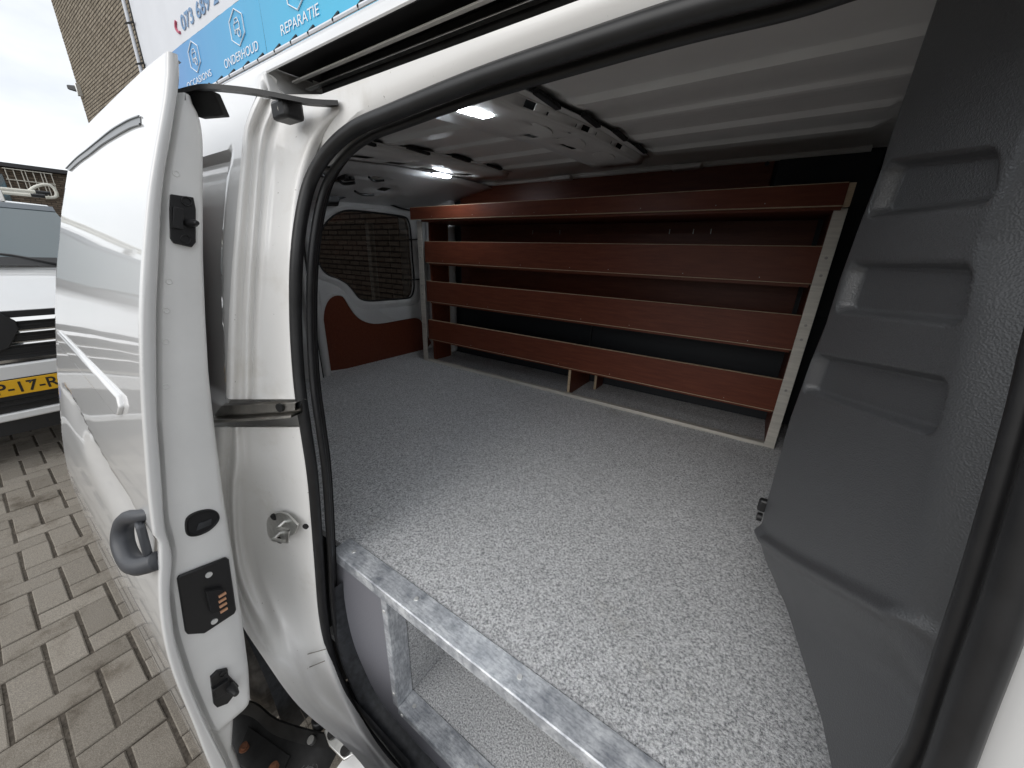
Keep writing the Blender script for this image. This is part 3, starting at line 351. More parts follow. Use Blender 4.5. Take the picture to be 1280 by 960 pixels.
for k, (V, F) in gv.items():
    me = bpy.data.meshes.new('brick'); me.from_pydata(V, [], F); me.materials.append(PAVER); gm[k] = me
stV, stF, stS = [], [], []
cand = []
for r in range(-62, 36):
    for c in range(-40, 26):
        k = (c + r) % 4
        if k == 0: kind, cx, cy = 'H', PX0 + (r + .5) * CELL, PY0 + (c + 1) * CELL
        elif k == 2: kind, cx, cy = 'V', PX0 + (r + 1) * CELL, PY0 + (c + .5) * CELL
        else: continue
        cand.append((kind, cx, cy))
inview = [q for q in cand if -4.6 < q[1] < -.75 and q[2] < .35 and q[2] > -.14 + .12 * q[1] - .1]
inview.sort(key=lambda q: q[1] ** 2 + q[2] ** 2); inview = inview[:296]; iv = set(inview)
for q in cand:
    kind, cx, cy = q
    z = random.uniform(-.0025, .0015); rx, ry, rz = random.gauss(0, .006), random.gauss(0, .006), random.gauss(0, .008)
    if q in iv:
        ob = bpy.data.objects.new('brick', gm[kind]); COL.objects.link(ob); ob.parent = ground; ob.location = (cx, cy, z); ob.rotation_euler = (rx, ry, rz)
    else:
        V, F = gv[kind]; M4 = Matrix.Translation((cx, cy, z)) @ Matrix.Rotation(rz, 4, 'Z') @ Matrix.Rotation(rx, 4, 'X'); o = len(stV)
        stV += [tuple(M4 @ Vector(v)) for v in V]; stF += [tuple(i + o for i in f) for f in F]; stS += [random.random()] * len(F)
def shade_attr(me, vals):
    a = me.attributes.new('shade', 'FLOAT', 'FACE'); a.data.foreach_set('value', vals)
me = bpy.data.meshes.new('paving_bricks'); me.from_pydata(stV, [], stF); shade_attr(me, stS); me.materials.append(PAVER)
ob = bpy.data.objects.new('paving_bricks', me); COL.objects.link(ob); ob.parent = ground; ob['kind'] = 'stuff'

# ---------------------------------------------------------------- brick buildings
def bricks(name, parent, mat_, u0, u1, z0, z1, fn, nrm, bl=.22, bh=.0625, j=.012, seed=3):
    """courses of bricks standing 6 mm proud of the mortar, joined into one part"""
    rnd = random.Random(seed); V, F, Sh = [], [], []; nz = int((z1 - z0) / bh); nrm = Vector(nrm)
    for r in range(nz):
        u = u0 - (bl / 2 if r % 2 else 0) + rnd.uniform(-.01, .01)
        while u < u1:
            a, b_ = max(u0, u), min(u1, u + bl - j); z = z0 + r * bh
            if b_ - a > .03:
                d = rnd.uniform(.004, .009); o = len(V); q = [Vector(fn(a, z)), Vector(fn(b_, z)), Vector(fn(b_, z + bh - j)), Vector(fn(a, z + bh - j))]
                V += q + [p + nrm * d for p in q]; F += [(o + 4, o + 5, o + 6, o + 7), (o, o + 1, o + 5, o + 4), (o + 1, o + 2, o + 6, o + 5), (o + 2, o + 3, o + 7, o + 6), (o + 3, o, o + 4, o + 7)]; Sh += [rnd.random()] * 5
            u += bl
    L0 = ROOT[parent.name]; me = bpy.data.meshes.new(name); me.from_pydata([(v[0] - L0.x, v[1] - L0.y, v[2] + Z0 - L0.z) for v in V], [], F); shade_attr(me, Sh); me.materials.append(mat_)
    ob = bpy.data.objects.new(name, me); COL.objects.link(ob); ob.parent = parent; ob['kind'] = 'stuff'; return ob
bd = thing('brick_building', 'tall yellow brown brick building behind the open van, carrying the banner', 'building', (-5, 3.41, 0))
MB().box(-17.6, 9, 3.41, 12, -1.6, 7.3).build('wall', MORTAR, bd, smooth=0)
bricks('wall_bricks', bd, YBRICK, -17.6, -2.0, -1.55, 7.3, lambda u, z: (u, 3.41, z), (0, -1, 0), bl=.235, bh=.07, j=.021)
MB().box(-17.66, 9.06, 3.36, 12.06, 7.3, 7.42).build('roof_edge', STEEL, bd, smooth=0)
fb = thing('far_building', 'low brown brick building far left behind the parked white van', 'building', (-22.4, 3, 0))
MB().box(-34, -22.01, .2, 16, -1.6, 2.24).build('wall', MORTAR, fb, smooth=0)
bricks('wall_bricks', fb, BBRICK, .2, 8.0, -1.55, 2.24, lambda u, z: (-22.01, u, z), (1, 0, 0), bl=.235, bh=.07, j=.018, seed=9)
MB().box(-34.2, -21.85, .1, 16.2, 2.24, 2.36).build('roof_edge', mat('dark_roof_edge', (.06, .06, .065), .6), fb, smooth=0)
MB().box(-22.03, -21.97, 1.2, 1.78, -.4, 2.0).build('window', SCREEN, fb, smooth=0)
lt = thing('wall_trellis', 'white metal trellis of upright bars fixed high on the brown brick building', 'trellis', (-21.9, 2.3, Z0 + 1.5))
CREAM = mat('cream_paint', (.72, .70, .62), .5)
for i, y in enumerate((1.86, 2.03, 2.2, 2.28, 2.45, 2.62, 2.7, 2.86)):
    MB().box(-21.92, -21.89, y, y + .02, 1.45, 2.2).build('bar', CREAM, lt, smooth=0)
for z in (1.84, 2.17): MB().box(-21.89, -21.87, 1.82, 2.9, z, z + .022).build('crossbar', CREAM, lt, smooth=0)
wl = thing('wall_lamp', 'small black floodlight on an arm at the brick building corner', 'lamp', (-17.4, 3.2, Z0 + 4.0))
MB().prism([(-17.62, 3.18, 4.02), (-17.62, 3.18, 4.14), (-17.32, 3.30, 4.10), (-17.32, 3.30, 3.94)], (.0, .09, 0)).build('lamp_body', BLACK, wl, bevel=.03); MB().box(-17.33, -17.25, 3.30, 3.41, 3.85, 4.15).build('bracket', BRIGHT, wl, bevel=.01)

# banner
bn_ = thing('wall_banner', 'large white and blue advertising banner laced to the brick wall above the van', 'banner', (-6, 3.3, Z0 + 2.6))
YBAN = 3.30; k_ = YBAN / 3.4
BW = mat('banner_white', (.72, .74, .78), .5, noise=(2, .03, 4)); BT = mat('banner_text_blue', (.16, .30, .50), .5); BR_ = mat('banner_red', (.5, .10, .16), .5); BTW = mat('banner_text_white', (.82, .86, .9), .5)
BB = mat('banner_blue', (.1, .4, .7), .45); t, b = nodes(BB); g = add(t, 'ShaderNodeNewGeometry'); sp = add(t, 'ShaderNodeSeparateXYZ'); mr = add(t, 'ShaderNodeMapRange'); mr.inputs['From Min'].default_value = -11; mr.inputs['From Max'].default_value = -5
ra = ramp(t, [(0, (.12, .25, .58)), (.45, (.085, .36, .66)), (1, (.07, .50, .76))]); t.links.new(g.outputs['Position'], sp.inputs[0]); t.links.new(sp.outputs['X'], mr.inputs['Value']); t.links.new(mr.outputs[0], ra.inputs['Fac']); t.links.new(ra.outputs['Color'], b.inputs['Base Color'])
def cloth(x0, x1, z0, z1, y, nx, nz, amp, seed):
    rnd = random.Random(seed); ph = [rnd.uniform(0, 6.28) for _ in range(6)]; rows = []
    for i in range(nz + 1):
        z = z0 + (z1 - z0) * i / nz; row = []
        for j_ in range(nx + 1):
            x = x0 + (x1 - x0) * j_ / nx; w = math.sin(x * 9 + ph[0] + math.sin(z * 2 + ph[1])) * .5 + math.sin(x * 23 + ph[2] + z) * .3 + math.sin(x * 4.1 + z * 3 + ph[3]) * .4
            row.append((x, y + amp * w, z))
        rows.append(row)
    return MB().grid(rows)
ZBL, ZBT = 2.6 * k_, 3.385 * k_
cloth(-11.75 * k_, 3, ZBT, 6.6, YBAN, 120, 20, .005, 1).build('white_sheet', BW, bn_, smooth=80)
for x0, x1 in ((-11.75 * k_, -6.72 * k_), (-6.72 * k_ + .004, -2.2), (-2.196, 3)):
    cloth(x0, x1, ZBL, ZBT - .004, YBAN - .004, int((x1 - x0) * 12), 10, .0035, int(x0 * 10)).build('blue_sheet', BB, bn_, smooth=80)
def text(body, x0, x1, z0, cap, mat_, parent, y=None, rot=(R(90), 0, 0), name='lettering', axis='x', bold=.0):
    c = bpy.data.curves.new(name, 'FONT'); c.body = body; c.size = 1; c.extrude = .0006 / max(cap, .01); c.offset = bold
    ob = bpy.data.objects.new(name, c); COL.objects.link(ob); c.materials.append(mat_); bpy.context.view_layer.update()
    xs = [v[0] for v in ob.bound_box]; ys = [v[1] for v in ob.bound_box]; w, h = max(xs) - min(xs), .69
    me = bpy.data.meshes.new_from_object(ob); fo = ob; ob = bpy.data.objects.new(name, me); COL.objects.link(ob); bpy.data.objects.remove(fo)
    sx, sy = (x1 - x0) / w, cap / h; L0 = ROOT[parent.name]; ob.parent = parent; ob.rotation_euler = rot; ob.scale = (sx, sy, sy)
    if axis == 'x': ob.location = Vector((x0 - min(xs) * sx, y, z0 + Z0)) - L0
    else: ob.location = Vector((y, x0 - min(xs) * sx, z0 + Z0)) - L0
    return ob
YT = YBAN - .012
text('073 689 2', -9.47 * k_, -7.92 * k_, 3.525 * k_, .20 * k_, BT, bn_, YT, bold=.012)
MB().tube(crom([(-9.66 * k_, YT, 3.71 * k_), (-9.72 * k_, YT, 3.63 * k_), (-9.67 * k_, YT, 3.56 * k_), (-9.58 * k_, YT, 3.53 * k_)], 5), .022, 6).build('phone_symbol', BR_, bn_)
text('OCCASIONS', -9.80 * k_, -8.66 * k_, 2.735 * k_, .095 * k_, BTW, bn_, YT); text('ONDERHOUD', -8.11 * k_, -6.92 * k_, 2.72 * k_, .115 * k_, BTW, bn_, YT); text('REPARATIE', -6.24 * k_, -5.30 * k_, 2.725 * k_, .115 * k_, BTW, bn_, YT)
for cx in (-9.21, -7.47, -5.76):
    cx *= k_; cz = 3.105 * k_; hw, hh = .21, .215
    hexa = [(cx, cz + hh), (cx + hw, cz + hh * .5), (cx + hw, cz - hh * .5), (cx, cz - hh), (cx - hw, cz - hh * .5), (cx - hw, cz + hh * .5)]
    ic = MB(); ic.tube([(x, YT, z) for x, z in hexa], .009, 5, closed=True)
    car = [(-.085, -.02), (-.085, .05), (-.055, .06), (-.035, .105), (.05, .105), (.07, .06), (.085, .05), (.085, -.02)]
    ic.tube([(cx + x, YT, cz + z) for x, z in car], .007, 5, closed=True); ic.tube([(cx - .055, YT, cz + .06), (cx + .07, YT, cz + .06)], .006, 5)
    ic.tube([(cx - .085, YT, cz - .02), (cx - .085, YT, cz - .06), (cx - .05, YT, cz - .06), (cx - .05, YT, cz - .02)], .006, 5)
    ic.tube([(cx + .055 + .045 * math.cos(a), YT - .004, cz - .075 + .045 * math.sin(a)) for a in [i * .7 for i in range(9)]], .008, 5, closed=True)
    ic.build('service_icon', BTW, bn_)
bt = MB().tube([(-11.7 * k_, 3.22, 2.535 * k_), (3, 3.22, 2.535 * k_)], .03, 8).build('lower_pole', BW, bn_)
MB().tube([(-11.86 * k_, 3.24, 2.4 * k_), (-11.86 * k_, 3.24, 6.6)], .03, 8).build('side_pole', BW, bn_)
MB().tube([(-11.80 * k_, 3.30, 2.5 * k_), (-11.79 * k_, 3.30, 6.6)], .016, 5).build('side_rope', BLACK, bn_)
x = -11.4
while x < 0:
    q = MB(); q.tube([(x, 3.29, ZBL + .05), (x + .02, 3.19, 2.535 * k_), (x, 3.25, 2.47 * k_)], .014, 5); q.build('tie', BLACK, bn_); x += random.uniform(.38, .55)
for z in (2.75, 3.4, 4.05, 4.75, 5.5, 6.2): MB().tube([(-11.9 * k_, 3.2, z), (-11.7 * k_, 3.27, z + .01)], .018, 5).build('tie', BLACK, bn_)

# ---------------------------------------------------------------- the open van
van = thing('delivery_van', 'open white delivery van filling the view, its sliding side door pushed back', 'van', (-.3, 1.1, 0))
YSz, YSy = [-1.3, -1.0, -.7, -.3, 0, .19, .3], [.295, .30, .30, .315, .35, .41, .45]
YBz, YBy = [-1.3, -1., -.74, -.5, -.3, -.1, 0, .1, .2, .262, .295, .333, .39, .43], [.185, .185, .19, .205, .228, .26, .278, .305, .345, .372, .39, .44, .52, .62]
YS = lambda z: interp(z, YSz, YSy); YB = lambda z: interp(z, YBz, YBy)
# rear quarter: outer panel from the jamb back to the tail, with its blind-window recess
def qp(x, z):
    rec = sst(-.30, -.285, z) * (1 - sst(.145, .158, z)) * (1 - sst(-.83, -.815, x)) * sst(-1.95, -1.93, x)
    return (x, YB(z) + .018 * rec, z)
edge = sorted([(r[0][2], r[0][0]) for r in G['jamb_up']] + [(r[0][2], r[0][0]) for r in G['jamb_lo'][:9]])
ez, ex = [e[0] for e in edge], [e[1] for e in edge]
rows = []
zs = [-.72 + i * .02 for i in range(16)] + [-.40 + i * .004 for i in range(31)] + [-.27 + i * .02 for i in range(21)] + [.145, .149, .153, .158] + [.17 + i * .015 for i in range(18)]
for z in sorted(zs):
    xe = interp(z, ez, ex) if z < .25 else -.76; row = []
    for i in range(41):
        s_ = i / 40; s_ = 1 - (1 - s_) ** 2.2; row.append(qp(-2.08 + (xe + 2.08) * s_, z))
    rows.append(row)
MB().grid(rows).build('rear_quarter_panel', WHITE, van, smooth=50)
MB().grid([[(-2.08 + .05 * i, YB(z), z) for i in range(8)] for z in (-1.25, -1.1, -.9, -.72)]).build('rear_corner_panel', WHITE, van)
MB().grid(G['jamb_up']).build('door_pillar', JAMB, van, sub=2, smooth=180)
MB().grid(G['jamb_lo']).build('lower_pillar', JAMB, van, sub=2, smooth=180)
MB().grid(G['jamb_mid']).build('rail_recess', JAMB, van, smooth=30)
for n in ('seam1', 'seam2', 'seam3'):
    MB().tube(crom([(p[0], p[1] - .0005, p[2]) for p in G[n]], 5), .0011, 4).build('panel_seam', mat('seam_dark', (.22, .20, .17), .9), van)  # thin dark tubes drawn along the panel grooves
# guide rail
a, c = crom(G['rail_top'], 5), crom(G['rail_bot'], 5); rows = []
for p, q in zip(a, c):
    d = Vector((.25, -.97, 0)); m1 = p.lerp(q, .55)
    rows.append([p + d * -.012, p + d * .004, m1 + d * .004, m1 + d * -.008, q.lerp(p, .22) + d * -.008, q.lerp(p, .18) + d * .012, q + d * .012, q + d * -.012])
MB().grid(rows, close=True).build('guide_rail', STEEL, van, smooth=30)
p = a[-5].lerp(c[-5], .25); MB().cyl((p.x, p.y - .006, p.z), (.25, -.97, 0), .0085, .004, 14).build('rail_bolt', BLACKMETAL, van)
# striker
sp_ = [Vector(p) for p in G['striker']]; dn = Vector((.45, -.9, 0)).normalized()
st = MB().prism([p + dn * .002 for p in sp_], dn * .005).build('striker_plate', BRIGHT, van, bevel=.001)
c4 = [Vector(p) for p in G['striker_c']]
MB().tube([c4[2] + dn * .004, c4[2] + dn * .026, c4[3] + dn * .026, c4[4] + dn * .026, c4[5] + dn * .026, c4[5] + dn * .004], .0038, 8).build('striker_loop', BRIGHT, st)
for p in c4[:2]: MB().cyl(p + dn * .006, dn, .008, .004, 14).build('striker_bolt', BLACKMETAL, st)
MB().cyl(c4[6] + dn * .001, dn, .006, .003, 12).build('plug', BLACK, van)
# weather seal round the opening: bulb + inner lip, closed loop
sa = [Vector(p) for p in G['seal_a']]; sr = [Vector(p) for p in G['seal_r']]
loop = [Vector((.10, .414, .195))] + sa[:-1] + [Vector((-.40, .297, -1.185)), Vector((-.1, .297, -1.19)), Vector((.1, .297, -1.17)), Vector((.165, .298, -1.08)), Vector((.185, .30, -.9)), Vector((.19, .302, -.6))] + sr + [Vector((.146, .36, .04)), Vector((.142, .385, .12)), Vector((.13, .41, .18))]
loop = crom(loop, 5, closed=True)
ctr = Vector((-.25, .34, -.45))
MB().tube([p + Vector((0, -.009, 0)) for p in loop], .0105, 12, closed=True).build('door_seal', RUBBER, van, smooth=180)
def inward(p, d, dy):
    q = Vector((ctr.x - p.x, 0, ctr.z - p.z)); v = Vector(((q.x / .45) ** 5, 0, (q.z / .68) ** 5)).normalized()
    return p + v * d + Vector((0, dy, 0))
MB().tube([inward(p, .008, .012) for p in loop], .0062, 8, closed=True).build('seal_lip', RUBBER, van, smooth=180)
MB().grid([[inward(p, .004, .012), inward(p, .006, .022), inward(p, -.002, .03), inward(p, 0, .055 if p.z < -.9 and p.x < 0 else .031)] for p in loop + [loop[0]]]).build('aperture_flange', RUBBER, van, smooth=60)
# header above the opening: cream band, black track, roof side
def sweep(prof, xs, name, m, **kw): return MB().grid([[(x, y, z) for y, z in prof] for x in xs]).build(name, m, van, **kw)
XH = [-.66, -.5, -.3, 0, .3, .6, .95]
sx_, sz_ = [-.70, -.66, -.6215, -.5603, -.4716, -.332, -.2005, 0, .2, 1], [.130, .135, .148, .1698, .179, .1897, .1942, .196, .197, .197]
rows = []
for x in [-.715 + i * .02 for i in range(40)] + [.2, .5, .95]:
    zb_ = interp(x, sx_, sz_); rows.append([(x, .420, zb_ + .004), (x, .405, zb_ + .010), (x, .398, min(.2205, zb_ + .020)), (x, .3955, .221), (x, .396, .2258), (x, .404, .2285)])
MB().grid(rows).build('header_band', JAMB, van, smooth=30)
XT = [-.74] + XH[1:]
sweep([(.4005, .2258), (.43, .230), (.46, .2345), (.462, .2745), (.388, .2745), (.384, .272)], XT, 'track_channel', BLACK, smooth=30)
MB().prism([(-.741, y, z) for y, z in ((.372, .225), (.46, .225), (.462, .2765), (.375, .2745), (.366, .262))], (-.006, 0, 0)).build('track_end', WHITE, van, bevel=.002)
j0 = [Vector(p) for p in G['jamb_up'][0][:6]]
MB().grid([[Vector((-.79, .372, .268)), Vector((-.77, .374, .270)), Vector((-.75, .372, .270)), Vector((-.742, .37, .266)), Vector((-.738, .372, .262)), Vector((-.735, .385, .258))], [p.lerp(Vector((-.76, .370, .262)), .45) + Vector((0, -.003, 0)) for p in j0], [p + Vector((0, -.001, .001)) for p in j0], [p + Vector((0, .002, -.006)) for p in j0]]).build('pillar_cap', WHITE, van, sub=1, smooth=180)
MB().box(-.73, .95, .424, .433, .2562, .2585).build('track_rail', BRIGHT, van, bevel=.0006); MB().box(-.73, .95, .402, .409, .2592, .2615).build('track_rail', JAMB, van, bevel=.0006); MB().box(-.69, .95, .446, .459, .252, .2545).build('track_rail', BLACKMETAL, van, bevel=.0006)
MB().box(-.70, .95, .436, .440, .246, .2742).build('track_rail', BLACKMETAL, van, bevel=.0015)
sweep([(.386, .2735), (.384, .272), (.370, .2635), (.3685, .2655), (.373, .277), (.383, .289), (.41, .311), (.455, .344), (.52, .389), (.60, .424), (.75, .447), (1.15, .465), (1.6, .458), (1.86, .432), (1.97, .36), (2.02, .15), (2.03, -1.2)], [-.745] + XH[1:] + [1.25], 'roof_skin', WHITE, smooth=50)
sweep([(.36 + .16, .389), (.60, .424), (.75, .447), (1.15, .465), (1.6, .458), (1.86, .432), (1.97, .36), (2.02, .15), (2.03, -1.2)], [-2.08, -1.5, -.745], 'rear_roof_skin', WHITE, smooth=50)
e = [Vector(p) for p in G['arm_bot']]
# inner roof with longitudinal ribs
RZy, RZz = [.4, .6, .8, 1.2, 1.6, 1.78, 1.9], [.285, .315, .335, .375, .395, .398, .390]
RZ = lambda y: interp(y, RZy, RZz)
ribs = [.72, .96, 1.195, 1.43, 1.65]
def roofz(x, y):
    h = 0
    for r_ in ribs: h += sst(.040, .026, abs(y - r_)) * .013
    f = sst(.19, .16, x) * (1 - sst(-.46, -.50, x) * sst(-.74, -.70, x)) * sst(-1.20, -1.16, x)
    return RZ(y) - h * f + .004 * (1 - f)
ys = [.43 + i * .0075 for i in range(200)]; xs = [-2.02, -1.6, -1.4, -1.21, -1.19, -1.17, -1.1, -.9, -.76, -.74, -.72, -.68, -.52, -.49, -.47, -.44, -.2, 0, .10, .155, .175, .195, .26]
MB().grid([[(min(x, .10) if y < .72 else x, y, roofz(min(x, .10) if y < .72 else x, y)) for x in xs] for y in ys]).build('roof_lining', ROOFW, van, smooth=25)
MB().grid([[(-2.07, .4, .36), (-2.07, .62, .44), (-2.07, 1.15, .46), (-2.07, 1.86, .43), (-2.07, 2.02, .1)], [(-2.06, .4, .0), (-2.06, .5, .0), (-2.06, .6, .3), (-2.06, 1.8, .3), (-2.06, 1.96, .0)]]).build('rear_roof_cap', WHITE, van)
# cross beams with punched holes
def beam(x0, x1, hh, holes_b, holes_s, name):
    mb = MB(); d = hh
    plate_holes(mb, .44, 1.70, x0 + .012, x1 - .03, holes_b, lambda u, v: (v, u, RZ(u) - d))
    mb.grid([[(x, u, z(u)) for u in [.44 + .06 * i for i in range(22)]] for x, z in ((x0 - .012, lambda u: RZ(u) - .004), (x0, lambda u: RZ(u) - .006), (x0 + .012, lambda u: RZ(u) - d))])
    plate_holes(mb, .44, 1.70, 0, 1, holes_s, lambda u, v: (x1 - .03 + .012 * v, u, RZ(u) - d + (d - .012) * v))
    mb.grid([[(x1 - .018, u, RZ(u) - .012), (x1, u, RZ(u) - .010), (x1 + .004, u, RZ(u) - .0125)] for u in [.44 + .06 * i for i in range(22)]])
    ob = mb.build(name, ROOFW, van, solid=.0012, smooth=30)
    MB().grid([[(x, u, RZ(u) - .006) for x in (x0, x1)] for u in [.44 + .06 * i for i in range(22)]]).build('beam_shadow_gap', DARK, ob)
    return ob
beam(-.735, -.50, .034, [(.92, 1.0, -.585, -.567), (1.22, 1.31, -.655, -.635), (1.02, 1.08, -.67, -.645), (1.13, 1.145, -.62, -.60), (1.18, 1.195, -.62, -.585), (1.44, 1.47, -.60, -.58), (1.08, 1.10, -.56, -.552)],
     [(.80, .845, .25, .85), (.90, .91, .3, .6), (1.10, 1.15, .25, .8), (1.06, 1.068, .3, .6), (1.2, 1.208, .3, .6), (1.38, 1.43, .25, .8), (1.33, 1.338, .3, .6)], 'roof_beam')
for yy in (.98, 1.2, 1.47): MB().prism([(-.60 + .035 * math.cos(a), yy + .07 * math.sin(a), RZ(yy) - .0345) for a in [i * math.pi / 8 for i in range(16)]], (0, 0, -.004)).build('beam_pad', ROOFW, van, bevel=.003)
beam(-1.43, -1.17, .03, [(.92, 1.0, -1.36, -1.31), (1.1, 1.19, -1.40, -1.35), (1.16, 1.18, -1.30, -1.29), (1.28, 1.36, -1.43 + .02, -1.36), (1.52, 1.58, -1.36, -1.31)], [], 'roof_beam')
# dark boxes filling the gaps between the ribs beside each beam
for xb in (-.49, -1.165):
    for y in (.785, 1.025, 1.26, 1.49): MB().box(xb - .004, xb + .010, y, y + .105, RZ(y) - .0145, RZ(y) - .006).build('rib_gap', DARK, van, smooth=0)
# rear header and tail panel
hp = MB(); plate_holes(hp, .45, 1.93, 0, 1, [(.92, .98, .15, .25), (1.02, 1.10, .40, .50), (1.2, 1.26, .28, .36), (1.34, 1.40, .5, .6)], lambda u, v: (-1.45 - .55 * v, u, RZ(u) - .03 - .085 * v - .03 * v * v))
hp.build('rear_header', GREYMETAL, van, solid=.002, smooth=40)
for u, v in ((1.05, .45), (.95, .2), (1.23, .32), (1.37, .55)): MB().box(-1.45 - .55 * v - .04, -1.45 - .55 * v + .04, u - .05, u + .05, RZ(u) - .02 - .085 * v, RZ(u) - .012 - .085 * v).build('header_hole_dark', DARK, van, smooth=0)  # dark slabs behind the header holes, their inner shade put in as colour
MB().tube(crom([(-1.60, .93, .285), (-1.63, 1.0, .280), (-1.66, 1.06, .283), (-1.68, 1.10, .277), (-1.64, 1.13, .283)], 6), .007, 6).build('cable', BLACK, van)
MB().box(-1.66, -1.60, 1.055, 1.075, .284, .302).box(-1.66, -1.60, 1.085, 1.105, .284, .300).build('cable_clip', BLACK, van, bevel=.004)
MB().tube(crom([(-1.72, 1.18, .26), (-1.75, 1.24, .255), (-1.74, 1.3, .262)], 5), .006, 6).build('cable', BLACK, van)
MB().tube(crom([(-1.55, 1.14, .30), (-1.57, 1.18, .293), (-1.55, 1.22, .30)], 5), .005, 6).build('cable', BLACK, van)
# rear doors with window
rd = MB(); win = G['rwin']; winL = crom(win, 4, closed=True); pan = crom(G['rpan'], 3, closed=True)
rd.poly([(-2.0, .42, -.72), (-2.0, 1.97, -.72), (-2.0, 1.97, .36), (-2.0, .42, .36)], [winL])
rdo = rd.build('rear_door', GREYMETAL, van, solid=.02, smooth=30)
cx_ = sum(p[1] for p in win) / len(win); cz_ = sum(p[2] for p in win) / len(win)
for grow, dx, r_ in ((1.05, .006, .010), (1.12, .004, .008)):
    pass
rows = []
for gr, dx in ((1.0, .010), (1.04, .022), (1.10, .024), (1.17, .012), (1.20, .010)):
    rows.append([(-2.0 + dx, cx_ + (p.y - cx_) * gr, cz_ + (p.z - cz_) * gr) for p in winL] + [(-2.0 + dx, cx_ + (winL[0].y - cx_) * gr, cz_ + (winL[0].z - cz_) * gr)])
MB().grid(rows).build('window_surround', GREYMETAL, rdo, smooth=60)
MB().poly([(-2.004, p.y, p.z) for p in winL]).build('window', TINT, rdo, smooth=0)
MB().tube([(-1.99, p.y, p.z) for p in winL], .006, 8, closed=True).build('window_seal', RUBBER, rdo)
MB().prism([(-1.988, p.y, p.z) for p in pan], (.004, 0, 0)).build('lower_panel', REDPLY, rdo, smooth=0)
rows = []
pc = (sum(p.y for p in pan) / len(pan), sum(p.z for p in pan) / len(pan))
for gr, dx in ((.995, .008), (1.0, .02), (1.06, .022), (1.1, .010)):
    rows.append([(-2.0 + dx, pc[0] + (p.y - pc[0]) * gr, pc[1] + (p.z - pc[1]) * gr) for p in list(pan) + [pan[0]] if True])
MB().grid(rows).build('panel_surround', GREYMETAL, rdo, smooth=60)
MB().prism(G['rstay'], (.04, 0, 0)).build('door_stay', BLACK, van, bevel=.006)
MB().tube(crom(G['rcable'], 6), .005, 6).build('cable', BLACK, van)
rs = G['rstrap']
for i in (0, 2): MB().tube([rs[i], rs[i + 1]], .004, 6).build('hinge_strap', BLACK, rdo)
MB().box(-1.99, -1.93, 1.02, 1.06, -.70, .24).build('door_frame', GREYMETAL, van, bevel=.015, seg=3)
MB().tube([(-1.935, 1.005, -.68), (-1.935, 1.0, -.2), (-1.94, 1.02, .2)], .007, 8).build('door_frame_seal', RUBBER, van)
MB().tube([(-1.90, .975, -.68), (-1.90, .97, -.2), (-1.92, .985, .2)], .012, 8).build('corner_pillar', GREYMETAL, van)
# far side wall
MB().box(-2.0, .26, 1.925, 1.95, -.9, .40).build('far_side_wall', NAVY, van, smooth=0)
MB().box(-1.70, -.075, 1.905, 1.917, -.30, .385).build('upper_lining', REDPLY, van, bevel=.002)
MB().cyl((-.10, 1.9045, .365), (0, -1, 0), .008, .002, 12).build('lining_screw', BLACK, van)
MB().box(-.06, .24, 1.90, 1.915, -.2, .38).build('corner_lining', NAVY, van, bevel=.004)
MB().cyl((-.03, 1.8995, .325), (0, -1, 0), .008, .002, 12).build('lining_screw', BLACK, van)
MB().box(-1.99, -1.745, 1.86, 1.92, -.68, .36).build('rear_corner_pillar', GREYMETAL, van, bevel=.03, seg=3)
MB().box(-1.92, -1.88, 1.84, 1.87, .20, .245).build('lock_box', BLACK, van, bevel=.004)
MB().tube([(x, 1.905, RZ(1.9) - .006) for x in (-1.7, -1.1, -.5, .0, .2)], .012, 8).build('roof_side_rail', ROOFW, van)
for x in (-1.05, -.45): MB().box(x, x + .12, 1.86, 1.905, RZ(1.88) - .026, RZ(1.88) - .006).build('roof_bracket', ROOFW, van, bevel=.005)
# bulkhead and its moulded plastic cover
MB().box(.245, .265, .30, 1.96, -1.1, .40).build('bulkhead', NAVY, van, smooth=0)
T = lambda y: .2 - .32 * (y - .36)
tl = sorted([(p[2], p[1]) for p in G['trimL'][1:]] + [(p[2], p[1]) for p in G['trimL2'][1:] if p[2] < G['trimL'][-1][2] - .01]); tlz, tly = [a_[0] for a_ in tl], [a_[1] for a_ in tl]
tl2 = sorted([(p[2], p[1]) for p in G['trimL2'][1:]])
l1 = sorted([(p[1], p[2]) for p in G['ledge1']]); l2 = sorted([(p[1], p[2]) for p in G['ledge2']])
pk = [[(p[1], p[2]) for p in G[n]] for n in ('p1', 'p2', 'p3')]
def pocket(y, z):
    h = 0
    for TL, TR, BR, BL in pk:
        u = 0
        zt = TL[1] + (TR[1] - TL[1]) * (TL[0] - y) / (TL[0] - TR[0]); zb = BL[1] + (BR[1] - BL[1]) * (BL[0] - y) / (BL[0] - BR[0])
        if zt - zb < .01: continue
        v = (z - zb) / (zt - zb); yl = BL[0] + (TL[0] - BL[0]) * v; yr = BR[0] + (TR[0] - BR[0]) * v
        dx = min(yl - y, y - yr); dz = min(zt - z, z - zb)
        rr = .012; qx, qz = max(0, rr - dx), max(0, rr - dz)
        d = rr - math.hypot(qx, qz) if (qx > 0 and qz > 0) else min(dx, dz)
        # the upper lip is soft and wide, the lower one tight
        h = max(h, .018 * sst(-.004, .005, d))
    return h
tr_ = sorted((p[2], p[1]) for p in G['trimR']); trz, try_ = [a_[0] for a_ in tr_], [a_[1] for a_ in tr_]
rows = []; NR = 420; NC = 150
